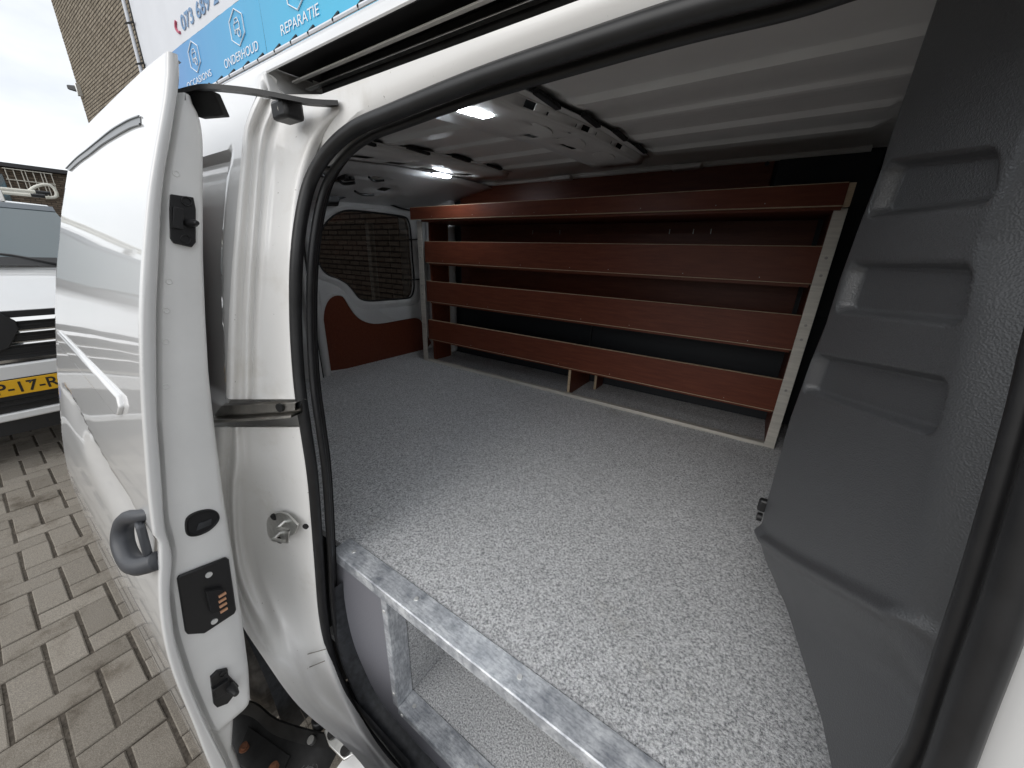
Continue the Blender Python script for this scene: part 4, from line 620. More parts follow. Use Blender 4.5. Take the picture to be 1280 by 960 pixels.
for i in range(NR + 1):
    z = .40 - (.40 + .72) * i / NR; yl = interp(z, tlz, tly); yr = .325; row = []
    for j_ in range(NC + 1):
        s_ = j_ / NC; y = yl + (yr - yl) * s_
        x = T(y) + pocket(y, z)
        z1 = interp(y, [a_[0] for a_ in l1], [a_[1] for a_ in l1]); z2 = interp(y, [a_[0] for a_ in l2], [a_[1] for a_ in l2])
        if y < l1[0][0]: z1 = l1[0][1]; z2 = l2[0][1]
        x -= .011 * math.exp(-((z - z1 - .004) / .011) ** 2) * sst(l1[0][0] - .01, l1[0][0] + .03, y)
        x += .038 * sst(z1 + .004, z2, z) * sst(l1[0][0] - .02, l1[0][0] + .02, y)
        yR_ = interp(z, trz, try_)
        x += .026 * sst(yR_ + .05, yR_ - .005, y) + .004 * math.exp(-((y - yR_ + .012) / .006) ** 2) + .012 * sst(yR_ - .06, yR_ - .10, y)
        x += .010 * sst(yl - .012, yl, y) ** 2
        row.append((x, y, z))
    row = [(.25, yl + .01, z), (row[0][0] + .04, yl + .004, z)] + row
    rows.append(row)
MB().grid(rows).build('bulkhead_cover', TRIM, van, smooth=60)
ye_ = interp(-.42, tlz, tly); MB().box(T(ye_) - .008, T(ye_) + .02, ye_ - .006, ye_ + .008, -.435, -.41).build('cover_clip', BLACK, van, bevel=.004); MB().cyl((T(ye_) + .004, ye_ + .006, -.452), (-1, 0, 0), .008, .008, 12).build('cover_stud', BLACK, van)

# front pillar, front door and sill on the outside
rows = []
for z in [-1.25 + i * .05 for i in range(32)]:
    sx = interp(z, [-1.1, -.9, -.6, -.385, -.27, -.14, -.02, .12, .3], [.20, .19, .192, .184, .175, .164, .151, .143, .13]); ys_ = YS(z)
    rows.append([(sx + .004, ys_ + .012, z), (sx + .014, ys_ - .004, z), (sx + .03, ys_ - .012, z), (sx + .06, ys_ - .03, z), (sx + .075, ys_ - .06, z), (sx + .085, YB(z) + .004, z)])
MB().grid(rows).build('front_pillar', WHITE, van, smooth=70)
rows = []
for z in [-1.22 + i * .03 for i in range(40)]:
    sx = .10 + interp(z, [-1.1, -.385, -.02, .3], [.20, .184, .151, .13]); rows.append([(sx - .006, YB(z) + .03, z), (sx - .005, YB(z) - .004, z), (sx, YB(z) - .008, z)] + [(sx + k * .2, YB(z) - .008 - .004 * math.sin(k * .6), z) for k in range(1, 6)])
MB().grid(rows).build('front_door', WHITE, van, smooth=50)
MB().grid([[(x, y, z) for x in (-.62, -.3, 0, .3, 1.3)] for y, z in ((.31, -1.19), (.285, -1.20), (.24, -1.195), (.20, -1.205), (.18, -1.24), (.175, -1.34), (.2, -1.37))]).build('sill', WHITE, van, smooth=50)
# black step inside the seal and van floor
stp = [p for p in loop if p.z < -.74 and p.x < .12]
rows = []
for p in stp:
    k_ = .12 + .88 * sst(-.80, -1.08, p.z) if p.x < -.65 else 1
    rows.append([inward(p, .008, .006), inward(p, .008 + .014 * k_, .012), inward(p, .008 + .022 * k_, .020), inward(p, .008 + .026 * k_, .034), inward(p, .008 + .028 * k_, .06)])
MB().grid(rows).build('step_trim', STEPT, van, smooth=50)
MB().grid([[(x, y, -1.165) for x in (-.75, 0, .24)] for y in (.30, .36)]).build('step_tread', STEPT, van)
MB().box(-2.0, .25, .36, 1.93, -1.13, -1.11).build('cargo_floor', GREYMETAL, van, smooth=0)
# rear wheel and lower hinge arm
wh = MB(); wc = Vector((-1.25, .165, -1.245)); rad = .305; seg = 160; rows = []
for i in range(seg + 1):
    a_ = 2 * math.pi * i / seg; row = []
    for yy, dr in ((0, -.06), (.004, -.03), (.012, -.012), (.025, -.002), (.05, 0), (.055, -.006), (.06, -.006), (.065, 0), (.095, 0), (.1, -.006), (.105, -.006), (.11, 0), (.15, 0), (.18, -.01), (.19, -.05)):
        g_ = -.007 if (i % 4 == 0 and .02 < yy < .16 and dr > -.004) else 0
        row.append((wc.x + (rad + dr + g_) * math.cos(a_), wc.y + yy, wc.z + (rad + dr + g_) * math.sin(a_)))
    rows.append(row)
wo = wh.grid(rows).build('rear_wheel', TYRE, van, smooth=30)
MB().cyl((wc.x, wc.y + .012, wc.z), (0, 1, 0), .245, .15, 40).build('rim', RIMM, wo, bevel=.01)
arch = [[(wc.x + r_ * math.cos(a_), y, wc.z + r_ * math.sin(a_)) for y, r_ in ((.187, .385), (.25, .38), (.50, .38), (.50, .05))] for a_ in [R(-20 + i * 10) for i in range(23)]]
MB().grid(arch).build('wheel_arch', STEPT, van, smooth=50)
ROOT['x'] = Vector()
MB().grid([[(x, .30, z) for x in (-.92, -.7, -.45)] for z in (-1.5, -1.12)]).build('underbody', STEPT, van)
arm = MB(); A_ = [(-1.04, .09, -1.235), (-.99, .125, -1.222), (-.93, .155, -1.215), (-.837, .17, -1.2076), (-.739, .205, -1.198), (-.69, .23, -1.20), (-.66, .25, -1.20)]
B_ = [(-.96, .075, -1.262), (-.92, .065, -1.26), (-.86, .06, -1.252), (-.79, .06, -1.245), (-.70, .10, -1.235), (-.66, .13, -1.23), (-.63, .16, -1.22)]
a_, b__ = crom(A_, 4), crom(B_, 4)
arm.grid([[p + Vector((0, .006, -.03)), p + Vector((0, .006, .016)), p + Vector((0, .001, .017)), p + Vector((0, -.001, .010)), p.lerp(q, .12) + Vector((0, 0, -.012)), p.lerp(q, .9) + Vector((0, 0, -.012)), q, q + Vector((0, -.004, -.03))] for p, q in zip(a_, b__)])
ao = arm.build('lower_door_arm', BLACKMETAL, van, smooth=40)
ap = lambda s_, t_: a_[s_].lerp(b__[s_], t_) + Vector((0, 0, -.010))
q = [ap(8, .28), ap(15, .34), ap(15, .80), ap(8, .82)]; pl_ = MB().prism(q, (0, 0, .004)).build('arm_plate', BLACKMETAL, ao, bevel=.001)
for s_ in (9, 14): MB().cyl(ap(s_, .55) + Vector((0, 0, .003)), (0, 0, 1), .0125, .003, 18).cyl(ap(s_, .55) + Vector((0, 0, .006)), (0, 0, 1), .008, .006, 6).build('arm_bolt', RUST, ao)
em = MB(); c_ = ap(19, .5) + Vector((0, 0, .001)); dx_ = (ap(21, .5) - ap(17, .5)).normalized(); dy_ = Vector((0, 0, 1)).cross(dx_)
for rx_, ry_ in ((.020, .015), (.0075, .015), (.013, .006)):
    em.tube([c_ + dx_ * (rx_ * math.cos(i * math.pi / 10)) + dy_ * (ry_ * math.sin(i * math.pi / 10)) for i in range(20)], .0007, 4, closed=True)
em.build('embossed_emblem', mat('emblem_grey', (.10, .10, .10), .5), ao)
rl = [Vector((-.705, .23, -1.188)), Vector((-.696, .251, -1.185)), Vector((-.647, .25, -1.185)), Vector((-.598, .245, -1.184)), Vector((-.611, .226, -1.192)), Vector((-.669, .222, -1.195))]
rl = [p * .96 for p in rl]
ro = MB().prism(rl, (0, 0, .006)).build('roller_bracket', BRIGHT, van, bevel=.002)
for p in (Vector((-.68, .238, -1.184)) * .957, Vector((-.622, .238, -1.182)) * .957): MB().cyl(p, (0, 0, 1), .011, .006, 16).build('bracket_bolt', BLACKMETAL, ro)
MB().cyl((-.735, .235, -1.20), (0, 0, 1), .018, .03, 20).build('roller', BLACK, van, bevel=.003); MB().cyl((-.715, .205, -1.195), (0, -.4, 1), .009, .012, 14).build('roller_pin', BRIGHT, van)

# ---------------------------------------------------------------- sliding door (part of the van, everything on it a sub-part)
Fz, Fy = G['Fz'], G['Fy']
def F0(z): return interp(z, Fz, Fy) if z < .25 else Fy[-1] + (z - .25) * .75
def F(x, z): return F0(z) + interp(z, [-.55, 0], [0, .03]) * (-.75 - x)
sw = [Vector((p[0], 0, p[2])) for p in crom(G['swoosh'], 5)]
def swoosh(x, z):
    best = 9; bt_ = 0
    for i in range(len(sw) - 1):
        a, b_ = sw[i], sw[i + 1]; d = b_ - a; t_ = max(0, min(1, ((x - a.x) * d.x + (z - a.z) * d.z) / d.length_squared)); q = a + d * t_; dd = math.hypot(x - q.x, z - q.z)
        if dd < best: best = dd; bt_ = (z - q.z)
    return best, bt_
def skin_y(x, z):
    y = F(x, z)
    d, s_ = swoosh(x, z)
    if s_ < 0: y += .012 * sst(.11, .0, d) * sst(-1.62, -1.4, x) * sst(-.70, -.80, x)
    else: y += .012 * sst(.012, .0, d) * sst(-1.62, -1.4, x) * sst(-.70, -.80, x)
    return y
dtop = lambda x: interp(x, [-1.76, -1.64, -1.3, -1.0, -.75], [.20, .234, .252, .256, .246])
rows = []
NZ = 170
for i in range(NZ + 1):
    row = []
    for j_ in range(71):
        x = -1.655 + (.905) * j_ / 70; z = -1.2 + (dtop(x) + 1.2) * i / NZ
        row.append((x, skin_y(x, z), z))
    x, y, z = row[0]; row = [(x + .01, y + .05, z), (x - .006, y + .018, z), (x - .004, y + .004, z)] + row
    rows.append(row)
door = MB().grid(rows).build('sliding_door', WHITE, van, smooth=50)
zt = rows[-1]
MB().grid([[(x, y, z) for x, y, z in zt], [(x, y + .006, z + .001) for x, y, z in zt], [(x, y + .016, z - .006) for x, y, z in zt]]).build('door_top_edge', WHITE, door, smooth=60)
# front edge of the door: hem, step, stamped inner frame
E2 = sorted([(p[2], p[1]) for p in G['E2']]); E3 = sorted([(p[2], p[1]) for p in G['E3']])
def smooth_fn(tab, lo, hi, w=.03):
    zs_, ys_ = [a[0] for a in tab], [a[1] for a in tab]
    return lambda z: sum(interp(z + d, zs_, ys_) for d in (-w, -w / 2, 0, w / 2, w)) / 5
e2, e3 = smooth_fn(E2, 0, 0, .025), smooth_fn(E3, 0, 0, .012)
hem, inn = [], []
for i in range(150):
    z = -1.2 + (.246 + 1.2) * i / 149; y1, y2 = skin_y(-.75, z), max(e2(z), skin_y(-.75, z) + .012); y3 = max(e3(z), y2 + .02)
    zt_ = sst(.235, .20, z)
    hem.append([(-.75, y1, z), (-.745, y1 + .0004, z), (-.7425, y1 + .0015, z), (-.7415, y1 + .004, z), (-.7415, y2 - .003, z), (-.743, y2 - .001, z), (-.746, y2, z), (-.762, y2 + .0005, z)])
    if z < .21:
        lo_ = sst(-.97, -1.02, z) * .03
        inn.append([(-.7605, y2 - .004, z), (-.777 - lo_, y2 + .0005, z), (-.777 - lo_, y2 + .004, z), (-.7635 - lo_, y2 + .010, z), (-.762 - lo_, y2 + .0125, z), (-.762 - lo_, y3 - .010, z), (-.7645 - lo_, y3 - .004, z), (-.770 - lo_, y3, z), (-.79 - lo_, y3 + .004, z), (-.84, y3 + .006, z), (-1.60, y3 + .012, z)])
MB().grid(hem).build('door_hem', WHITE, door, smooth=45)
MB().grid(inn).build('door_inner_frame', EDGE, door, smooth=35)
MB().prism([(-1.58, .212, -.34), (-.93, .209, -.34), (-.93, .278, .10), (-1.58, .283, .10)], (0, .004, 0)).build('door_lining', REDPLY, door, smooth=0)
# belt groove with grey bead, white moulding
gt, gb = crom(G['groove_t'], 4), crom(G['groove_b'], 4)
n_ = min(len(gt), len(gb)); dn_ = Vector((0, -1, .25)).normalized()
def strip(a, b_, off, w0, w1): return [[p.lerp(q, w0) + dn_ * off, p.lerp(q, w1) + dn_ * off] for p, q in zip(a, b_)]
MB().grid([[p + dn_ * .0005, p + dn_ * .003, p.lerp(q, .12) + dn_ * .003, p.lerp(q, .14) + dn_ * .001, p.lerp(q, .80) + dn_ * .001, p.lerp(q, .82) + dn_ * .003, q + dn_ * .003, q + dn_ * .0005] for p, q in zip(gt, gb)]).build('window_bead', BEAD, door, smooth=30)
ml = [Vector(p) for p in G['mold']]
MB().prism([(-1.56, F(-1.56, -.235) + .004, -.235), (-1.56, F(-1.56, -.262) + .004, -.262), (-.905, F(-.90, -.288) + .004, -.288), (-.88, F(-.88, -.284) + .004, -.284), (-.86, F(-.86, -.264) + .004, -.264), (-.875, F(-.87, -.247) + .004, -.247)], (0, -.011, -.001)).build('side_moulding', WHITE, door, bevel=.004, seg=3)
# handle: a grey loop
hpz = [Vector(p) for p in G['handle']]
Hc = []
for x, dy, z in ((-.775, .012, -.432), (-.80, -.004, -.440), (-.838, -.012, -.456), (-.858, -.016, -.480), (-.852, -.019, -.507), (-.82, -.018, -.524), (-.785, -.012, -.522), (-.757, .006, -.510)): Hc.append((x, F(x, z) + dy, z))
MB().tube(crom(Hc, 6), [.010 + .006 * sst(0, .6, i / 42) for i in range(43)], 12).build('door_handle', HANDLE, door, smooth=180)
MB().prism([(-.80, F0(-.47) + .004, -.445), (-.775, F0(-.47) + .002, -.445), (-.765, F0(-.5) + .002, -.50), (-.79, F0(-.5) + .004, -.51)], (0, -.012, 0)).build('handle_base', HANDLE, door, bevel=.004)
# bump stops, pull cup, contact plate, dimples
ex_ = Vector((1, 0, 0))
def bump(n, np_, pad):
    P = [Vector(p) for p in G[n]]; bo = MB().prism(P, ex_ * .007); q = [Vector(p) for p in G[np_]]
    if n == 'bump1':
        bo.prism([q[0], q[1], q[2], q[3]], ex_ * .013); s_, t_ = q[6], q[6] + Vector((.038, .002, 0)); bo.tube([s_, t_ - Vector((.012, 0, 0)), t_], [.0065, .0055, .003], 12)
        for r_ in (q[4], q[5]): bo.tube([r_ + ex_ * .008 + Vector((0, .0062 * math.cos(a), .0062 * math.sin(a))) for a in [i * .7 for i in range(9)]], .0016, 5, closed=True)
    else:
        bo.prism(q[:4], ex_ * .013); s_ = q[4]; bo.tube([s_, s_ + Vector((.024, .003, 0)), s_ + Vector((.036, .004, 0))], [.010, .008, .005], 12)
        r_ = P[1].lerp(P[3], .5); bo.tube([r_ + ex_ * .008 + Vector((0, .0062 * math.cos(a), .0062 * math.sin(a))) for a in [i * .7 for i in range(9)]], .0016, 5, closed=True)
    bo.build('bump_stop', BLACK, door, bevel=.0012)
bump('bump1', 'bump1p', 0); bump('bump2', 'bump2p', 0)
cp = crom(G['cup'], 4, closed=True); cc = sum(cp, Vector()) / len(cp); rows = []
for gr, dx in ((1.06, .0005), (1.04, .003), (.96, .0035), (.90, .001)): rows.append([cc + (p - cc) * gr + ex_ * dx for p in cp + [cp[0]]])
MB().grid(rows).build('pull_cup_rim', BLACK, door, smooth=60)
MB().poly([cc + (p - cc) * .97 + ex_ * .0006 for p in cp]).build('pull_cup', DARK, door, smooth=0)
MB().prism([cc + Vector((.0007, -.012, -.012)), cc + Vector((.0007, .010, -.013)), cc + Vector((.0007, .013, -.002)), cc + Vector((.0007, -.006, .0))], ex_ * .0015).build('cup_latch', STEPT, door)
ct = [Vector(p) + ex_ * .001 for p in G['contact']]; cd = [Vector(p) for p in G['contact_d']]
co = MB().prism(ct, ex_ * .006).build('contact_plate', BLACK, door, bevel=.0025)
MB().prism([cd[2] + ex_ * .007, cd[3] + ex_ * .007, cd[4] + ex_ * .007, cd[5] + ex_ * .007], ex_ * .009).build('contact_block', DARK, door, bevel=.001)
for p in cd[:2]: MB().cyl(p + ex_ * .006, ex_, .0055, .003, 14).build('contact_screw', BOLT, door)
for p in G['contact_pins']: p = Vector(p); MB().box(p.x + .0155, p.x + .0185, p.y - .006, p.y + .006, p.z - .0024, p.z + .0026).build('contact_pin', COPPER, door, smooth=0)
for p in G['dimples']: p = Vector(p); MB().tube([p + ex_ * .0002 + Vector((0, .004 * math.cos(a), .004 * math.sin(a))) for a in [i * .7 for i in range(9)]], .0009, 5, closed=True).build('dimple', EDGE, door)
# upper arm from door to track
ab = [Vector((-.80, .268, .2135)), Vector((-.76, .285, .2185)), Vector((-.73, .305, .2185)), Vector((-.69, .33, .2145)), Vector((-.655, .355, .209)), Vector((-.63, .375, .206)), Vector((-.60, .40, .2065))]
rows = [[p + Vector((-.008, 0, .004)), p + Vector((-.004, -.004, .006)), p + Vector((.012, -.010, .002)), p + Vector((.014, -.011, -.005)), p + Vector((.010, -.008, -.003)), p + Vector((-.006, 0, -.002))] for p in crom(ab, 5)]
MB().grid(rows, close=True).build('upper_door_arm', BLACKMETAL, door, smooth=35)
MB().prism([(-.80, .262, .216), (-.745, .288, .216), (-.755, .30, .19), (-.785, .275, .185)], (-.004, .012, 0)).build('arm_mount', BLACKMETAL, door, bevel=.002)
MB().box(-.70, -.655, .345, .375, .186, .212).build('arm_roller_block', BLACK, door, bevel=.005)
MB().cyl((-.672, .352, .199), (.4, -.9, 0), .007, .005, 12).build('arm_roller_pin', STEEL, door)

# ---------------------------------------------------------------- carpeted load floor with galvanised edging
lf = thing('load_floor', 'raised grey carpeted load floor with galvanised metal front edge and open storage underneath', 'load floor', (-.9, 1.1, Z0 - .70))
MB().box(-1.985, .235, .385, 1.92, -.70, -.68).build('carpet', CARPET, lf, smooth=0)
MB().box(-1.2, -.7235, .36, .3848, -.70, -.68).build('carpet_edge', CARPET, lf, smooth=0)
RX0, RX1 = -.722, .24
MB().grid([[(x, y, z) for x in (RX0, RX1)] for y, z in ((.3355, -.7065), (.3335, -.7060), (.3335, -.680), (.3355, -.6775), (.382, -.6765), (.3835, -.6785))]).build('edge_rail', GALV, lf, smooth=25)
def screw(p, ax, par): MB().cyl(p, ax, .0052, .0018, 14, .0042).build('screw', BOLT, par)
for x in (-.675, -.46, -.205, .03): screw((x, .362, -.677), (0, 0, 1), lf)
MB().box(-.745, -.5455, .340, .352, -1.16, -.7075).build('side_board', GREYPLY, lf, smooth=0)
MB().box(-.5455, .24, .340, .352, -1.16, -1.075).build('lower_board', GREYPLY, lf, smooth=0)
MB().grid([[(x, y, z) for z in (-1.066, -.707)] for x, y in ((-.5475, .3385), (-.5475, .3365), (-.5315, .3365), (-.530, .338), (-.530, .383), (-.532, .384))]).build('upright_rail', GALV, lf, smooth=25)
MB().grid([[(x, y, z) for x in (-.5295, .24)] for y, z in ((.3385, -1.085), (.3360, -1.0845), (.3360, -1.066), (.3375, -1.064), (.384, -1.063), (.385, -1.065))]).build('lower_rail', GALV, lf, smooth=25)
for z in (-.745, -1.02): screw((-.540, .336, z), (0, -1, 0), lf)
for x in (-.50, -.30): screw((x, .362, -1.0635), (0, 0, 1), lf)
screw((-.515, .3355, -1.076), (0, -1, 0), lf)
MB().box(-.549, -.531, .386, 1.3, -1.10, -.705).build('storage_side', CARPET, lf, smooth=0); MB().box(-.53, .24, .386, 1.3, -1.10, -1.066).build('storage_floor', CARPET, lf, smooth=0); MB().box(-.53, .24, 1.3, 1.32, -1.10, -.705).build('storage_back', CARPET, lf, smooth=0)

# ---------------------------------------------------------------- plywood rack along the far wall
rk = thing('plywood_rack', 'red plywood rack with four front boards and aluminium posts along the far wall', 'rack', (-.8, 1.75, Z0 - .68))
ALU = mat('brushed_aluminium', (.66, .63, .57), .42, .4, noise=(8, .12, 6, (1, 1, 14)))
def board(x0, x1, y, z0, z1, bot=True):
    o = MB().box(x0, x1, y, y + .012, z0, z1).build('front_board', REDPLY, rk, bevel=.0012)
    MB().box(x0 + .002, x1 - .002, y + .0005, y + .0135, z0 - .0025, z0 - .0001).build('board_edge', PLYEDGE, o, smooth=0); MB().box(x0 + .002, x1 - .002, y + .0005, y + .0135, z1 + .0001, z1 + .0018).build('board_edge', PLYEDGE, o, smooth=0)
    n = random.randint(5, 8)
    for i in range(n):
        x = x0 + .1 + (x1 - x0 - .2) * (i + random.uniform(.1, .9)) / n; MB().cyl((x, y - .0004, z0 + .012), (0, -1, 0), .0017, .0006, 6).build('staple', STEEL, o)
    return o
tb = board(-1.79, .14, 1.572, .172, .233); MB().box(.1405, .156, 1.574, 1.60, .168, .2325).build('board_end', PLYEDGE, tb, smooth=0)
for z0, z1 in ((-.062, .055), (-.292, -.171), (-.532, -.408)): board(-1.737, .127, 1.622, z0, z1)
for z in (-.062, -.292, -.532): MB().box(-1.72, .12, 1.637, 1.90, z - .014, z - .003).build('shelf', REDPLY, rk, smooth=0)
MB().box(-1.72, .14, 1.59, 1.90, .160, .171).build('top_shelf', REDPLY, rk, smooth=0)
for x0, x1 in ((-1.775, -1.738), (.124, .158)):
    po = MB().box(x0, x1, 1.605, 1.612, -.678, .166).box(x0 if x0 < -1 else x1 - .003, (x0 + .003) if x0 < -1 else x1, 1.6125, 1.645, -.678, .166).build('post', ALU, rk, bevel=.0008)
    for z in (.02, -.035, -.20, -.25, -.44): MB().cyl(((x0 + x1) / 2, 1.6048, z), (0, -1, 0), .0045, .0015, 12).build('post_screw', STEEL, po)
MB().box(-1.737, .124, 1.606, 1.632, -.6795, -.664).build('bottom_rail', ALU, rk, bevel=.0015)
ep = MB().box(-1.727, -1.715, 1.65, 1.80, -.677, .16).build('end_panel', REDPLY, rk, smooth=0); MB().box(-1.7285, -1.7135, 1.8005, 1.803, -.677, .16).build('panel_edge', PLYEDGE, ep, smooth=0)
MB().box(.126, .138, 1.66, 1.90, -.677, .16).build('end_panel', REDPLY, rk, smooth=0)
for x, y0 in ((-.742, 1.64), (-.66, 1.80)):
    d = MB().box(x, x + .012, y0, 1.90, -.679, -.547).build('divider', REDPLY, rk, smooth=0); MB().box(x - .0005, x + .0125, y0 - .0025, y0 - .0002, -.679, -.547).build('divider_edge', PLYEDGE, d, smooth=0)
MB().box(-1.60, .11, 1.895, 1.903, -.205, .158).build('back_panel', REDPLY, rk, smooth=0)
MB().box(-.75, -.745, 1.893, 1.899, -.54, -.21).build('back_batten', STEPT, rk, smooth=0)
for x in (-1.15, -.98, -.42, -.32, -.25): MB().box(x, x + .0025, 1.886, 1.892, .11, .13).build('hook', STEEL, rk, smooth=0)

# ---------------------------------------------------------------- LED lamps
def led(quad, label, lift):
    q = [Vector(p) for p in quad]; c = sum(q, Vector()) / 4; u = ((q[2] - q[1]) + (q[3] - q[0])) / 2; w = u.length
    u.normalize(); v = Vector((0, 0, 1)).cross(u).normalized()
    l = thing('led_lamp', label, 'lamp', (c.x, c.y, c.z + Z0), 'lit LED strip lamps on the van ceiling')
    def rr(a, b_, z, r_=.012):
        out = []
        for sx, sy, a0 in ((1, 1, 0), (-1, 1, 90), (-1, -1, 180), (1, -1, 270)):
            for k in range(5):
                t_ = R(a0 + k * 22.5); out.append(c + u * (sx * (a - r_) + r_ * math.cos(t_)) + v * (sy * (b_ - r_) + r_ * math.sin(t_)) + Vector((0, 0, z)))
        return out
    MB().prism(rr(.058, .024, .010), (0, 0, -.006)).build('lamp_case', LEDCASE, l, bevel=.002)
    for k in (-1, 0, 1):
        c0 = Vector(c); c = c0 + u * (k * .031); MB().prism(rr(.0145, .017, .003, .004), (0, 0, -.008)).build('lamp_lens', LEDLENS, l, bevel=.001); c = c0
    return l
led([(-.644, .70, .292), (-.594, .70, .292), (-.594, .80, .303), (-.644, .80, .303)], 'lit white LED lamp on the front ceiling beam, nearer and larger of the two', 0)
led([(-1.43, 1.37, .342), (-1.38, 1.37, .342), (-1.38, 1.52, .350), (-1.43, 1.52, .350)], 'lit white LED lamp on the rear ceiling beam near the rear window', 0)

# ---------------------------------------------------------------- white van parked behind
pv = thing('parked_van', 'white van with chrome barred grille parked on the pavers behind the open van', 'van', (-6.3, 0, 0))
HW = .92
def ring(x, pts): return [(x, y, z) for y, z in pts]
def arcsec(hw, zl, zh, hw2, n=9):
    """half section from the sill up over the edge to the middle, mirrored"""
    P = [(hw * .97, zl), (hw, zl + .25 * (zh - zl)), (hw, zl + .6 * (zh - zl)), (hw2 + .03, zh - .04), (hw2, zh - .012), (hw2 - .06, zh), (hw2 * .5, zh + .012), (0, zh + .016)]
    return P + [(-y, z) for y, z in P[-2::-1]]
MB().grid([ring(-4.30, arcsec(.80, -1.2, -.50, .70)), ring(-4.33, arcsec(.86, -1.22, -.485, .76)), ring(-4.5, arcsec(.91, -1.24, -.425, .78)), ring(-4.8, arcsec(HW, -1.25, -.32, .78)), ring(-5.02, arcsec(HW, -1.25, -.245, .78)), ring(-5.15, arcsec(HW, -1.25, -.24, .80)), ring(-8.3, arcsec(HW, -1.25, -.24, .80))]).build('body', WHITE, pv, smooth=50)
MB().grid([ring(-5.0, [(.80, -.25), (.80, -.245), (0, -.235), (-.80, -.245), (-.80, -.25)]), ring(-5.04, [(.82, -.25), (.80, -.215), (0, -.20), (-.80, -.215), (-.82, -.25)]), ring(-5.72, [(.80, -.25), (.69, .24), (0, .27), (-.69, .24), (-.80, -.25)]), ring(-5.86, [(.84, -.25), (.69, .285), (0, .325), (-.69, .285), (-.84, -.25)]), ring(-6.1, [(.86, -.25), (.70, .315), (0, .35), (-.70, .315), (-.86, -.25)]), ring(-8.25, [(.86, -.25), (.72, .30), (0, .34), (-.72, .30), (-.86, -.25)]), ring(-8.4, [(.84, -.25), (.7, .1), (0, .1), (-.7, .1), (-.84, -.25)])]).build('cabin', WHITE, pv, smooth=30)
def scr(y, s_): 
    xa, za = -5.035, -.205; xb, zb = -5.735, .285; e_ = (abs(y) / .8) ** 2 * .05; return (xa + (xb - xa) * s_ - e_ * 1.0 + .02, y, za + (zb - za) * s_ + .014 - e_ * .25)
MB().grid([[scr(y * (.78 - .10 * s_), s_) for y in [-1 + i * .2 for i in range(11)]] for s_ in [.08 + .84 * i / 8 for i in range(9)]]).build('windscreen', SCREEN, pv, smooth=80)
MB().grid([[(p[0] + .006, p[1], p[2] + .003) for p in [scr(y * .79, s_) for y in [-1 + i * .2 for i in range(11)]]] for s_ in (-.04, .09)]).build('windscreen_cowl', BLACK, pv, smooth=80)
MB().grid([[(p[0] + .004, p[1], p[2] + .003) for p in [scr(y * .69, s_) for y in [-1 + i * .2 for i in range(11)]]] for s_ in (.90, .99)]).build('windscreen_header', mat('dark_glass_band', (.12, .14, .16), .3), pv, smooth=80)
for y0_ in (-.1, .55): MB().tube([(-5.0, y0_, -.205), (-5.10, y0_ - .25, -.135), (-5.16, y0_ - .5, -.10)], .011, 6).build('wiper', BLACK, pv)
# grille
XG = -4.27
bow = lambda y: -.05 * (y / .8) ** 2
def strip_y(x, z0, z1, y0, y1, d, dz=0):
    return MB().grid([[(x + bow(y) - (d if k in (0, 3) else 0), y, z + dz * abs(y)) for y in [y0 + (y1 - y0) * i / 8 for i in range(9)]] for k, z in ((0, z0), (1, z0), (2, z1), (3, z1))])
gr = strip_y(XG, -.83, -.478, -.78, .78, .05, .0).build('grille', BLACK, pv, smooth=30)
CHROME = mat('chrome_bar', (.78, .78, .77), .12, 1)
for y0, z in ((.115, -.535), (.075, -.615), (.03, -.695)):
    for s_ in (-1, 1): MB().grid([[(XG + bow(y) + dx, y, z + dz_) for y in [s_ * (y0 + (.72 - y0) * i / 8) for i in range(9)]] for dx, dz_ in ((-.005, -.016), (.026, -.014), (.026, -.009), (.002, .014), (-.01, .016))]).build('grille_slat', CHROME, gr, smooth=30)
for z in (-.575, -.655, -.735, -.775):
    strip_y(XG + .012, z - .005, z + .005, -.72, .72, .01).build('grille_rib', BLACK, gr, smooth=30)
strip_y(XG + .024, -.822, -.802, -.78, .78, .02).build('grille_trim', CHROME, gr, smooth=30)
sh = [(0, -.47), (.10, -.475), (.155, -.54), (.155, -.60), (.08, -.72), (0, -.75), (-.08, -.72), (-.155, -.60), (-.155, -.54), (-.10, -.475)]
MB().prism([(XG + .02, y, z) for y, z in sh], (.018, 0, 0)).build('badge_shield', BLACK, gr, bevel=.006)
dm = [Vector((XG + .045, 0, -.505)), Vector((XG + .045, .075, -.60)), Vector((XG + .045, 0, -.695)), Vector((XG + .045, -.075, -.60))]
MB().tube(dm, .012, 4, closed=True).build('badge', CHROME, gr, smooth=0)
strip_y(XG + .05, -.955, -.832, -.86, .86, .12).build('bumper', WHITE, pv, smooth=60, bevel=.012)
strip_y(XG + .03, -1.165, -.9555, -.80, .80, .08).build('lower_grille', BLACK, pv, smooth=30)
for z in (-1.05, -1.09, -1.13): strip_y(XG + .04, z - .006, z + .006, -.78, .78, .01).build('lower_grille_slat', BLACKMETAL, pv, smooth=30)
strip_y(XG + .055, -1.225, -1.17, -.84, .84, .10).build('bumper_lip', WHITE, pv, smooth=60, bevel=.01)
strip_y(XG + .03, -1.33, -1.23, -.8, .8, .1).build('bumper_skirt', BLACK, pv, smooth=30)
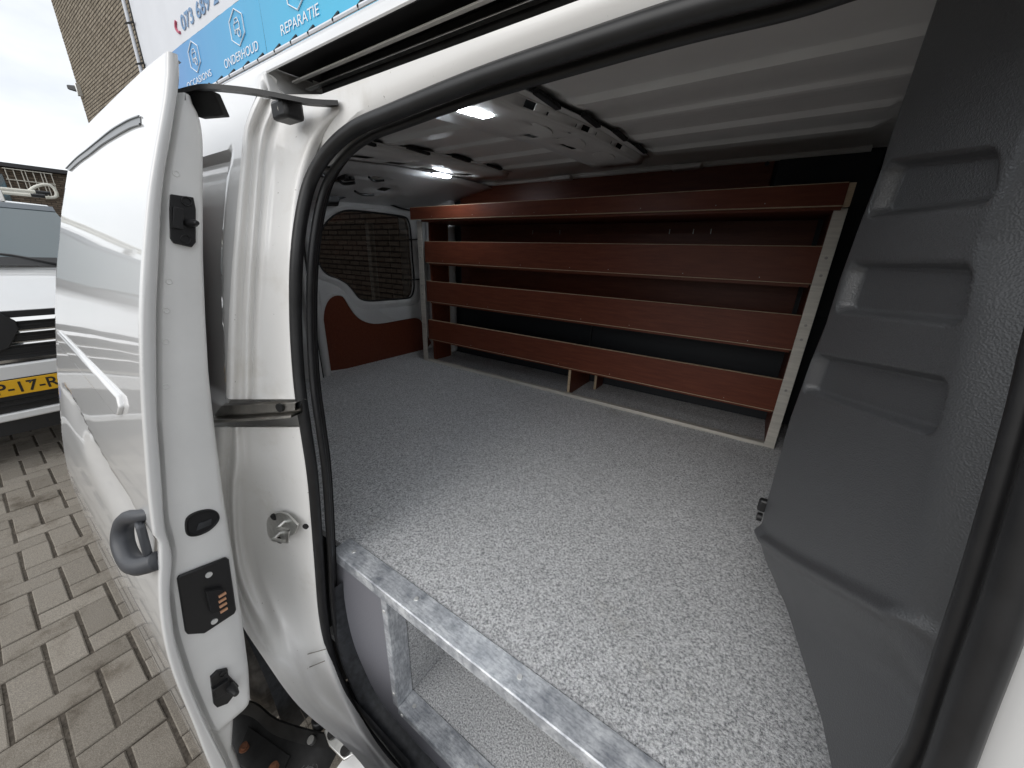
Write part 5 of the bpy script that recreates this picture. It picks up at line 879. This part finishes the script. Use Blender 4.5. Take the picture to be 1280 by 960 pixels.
for s_ in (-1, 1):
    hl = MB().grid([[(XG + bow(y) - .01 - .10 * (abs(y) - .6) ** 2 * 8 * 0, s_ * y, z) for y in (.62, .70, .80, .88)] for z in (-.66, -.58, -.50, -.46)]).build('headlight', mat('headlight_glass', (.5, .52, .55), .08, .3), pv, smooth=60)
    MB().box(-5.25, -5.05, s_ * .93 if s_ > 0 else -1.12, 1.12 if s_ > 0 else -.93, -.22, -.02).build('mirror', WHITE, pv, bevel=.04, seg=3)
    for xw in (-5.05, -7.75):
        w_ = MB().cyl((xw, s_ * .72 if s_ > 0 else -.92, -1.235), (0, 1, 0), .315, .2, 36).build('wheel', TYRE, pv, bevel=.03); MB().cyl((xw, .925 if s_ > 0 else -.925, -1.235), (0, s_, 0), .21, .006, 28).build('rim', RIMM, w_)
pl = MB().box(XG + .052, XG + .060, -.265, .255, -1.045, -.935).build('number_plate', YPLATE, pv, bevel=.003)
MB().box(XG + .046, XG + .0565, -.272, .262, -1.052, -.928).build('plate_frame', BLACK, pl, bevel=.002)
MB().box(XG + .0602, XG + .0612, -.263, -.222, -1.043, -.937).build('plate_band', NLBLUE, pl, smooth=0)
ROOT[pl.name] = ROOT[pv.name]
text('VGP-17-R', -.20, .235, -1.026, .074, INK, pl, XG + .0606, rot=(R(90), 0, R(90)), name='plate_lettering', axis='y', bold=.012)
MB().tube([(XG + .0612, .1165, -.953), (XG + .0612, .1, -.972)], .0045, 4).build('plate_lettering', INK, pl)
rr_ = thing('roof_rack', 'cream tubular rack with black end caps on the parked van roof', 'roof rack', (-6.2, 0, Z0 + .34))
for x, z, y1, m_ in ((-5.95, .418, .64, 0), (-6.1, .395, .62, 0), (-6.3, .43, .66, 0)):
    MB().tube([(x, -.6, z), (x, y1, z)], .014, 10).build('rack_tube', CREAM, rr_); MB().tube([(x, y1, z), (x, y1 + .09, z)], .016, 10).build('end_cap', BLACK, rr_)
MB().tube(crom([(-6.0, .60, .415), (-6.0, .655, .465), (-6.0, .72, .495), (-6.0, .765, .485), (-6.0, .78, .43), (-6.0, .76, .39), (-6.0, .70, .38)], 6), .013, 8).build('rack_hoop', CREAM, rr_)
for y in (-.5, .4): MB().box(-6.4, -5.9, y, y + .04, .31, .40).build('rack_foot', BRIGHT, rr_, bevel=.005)
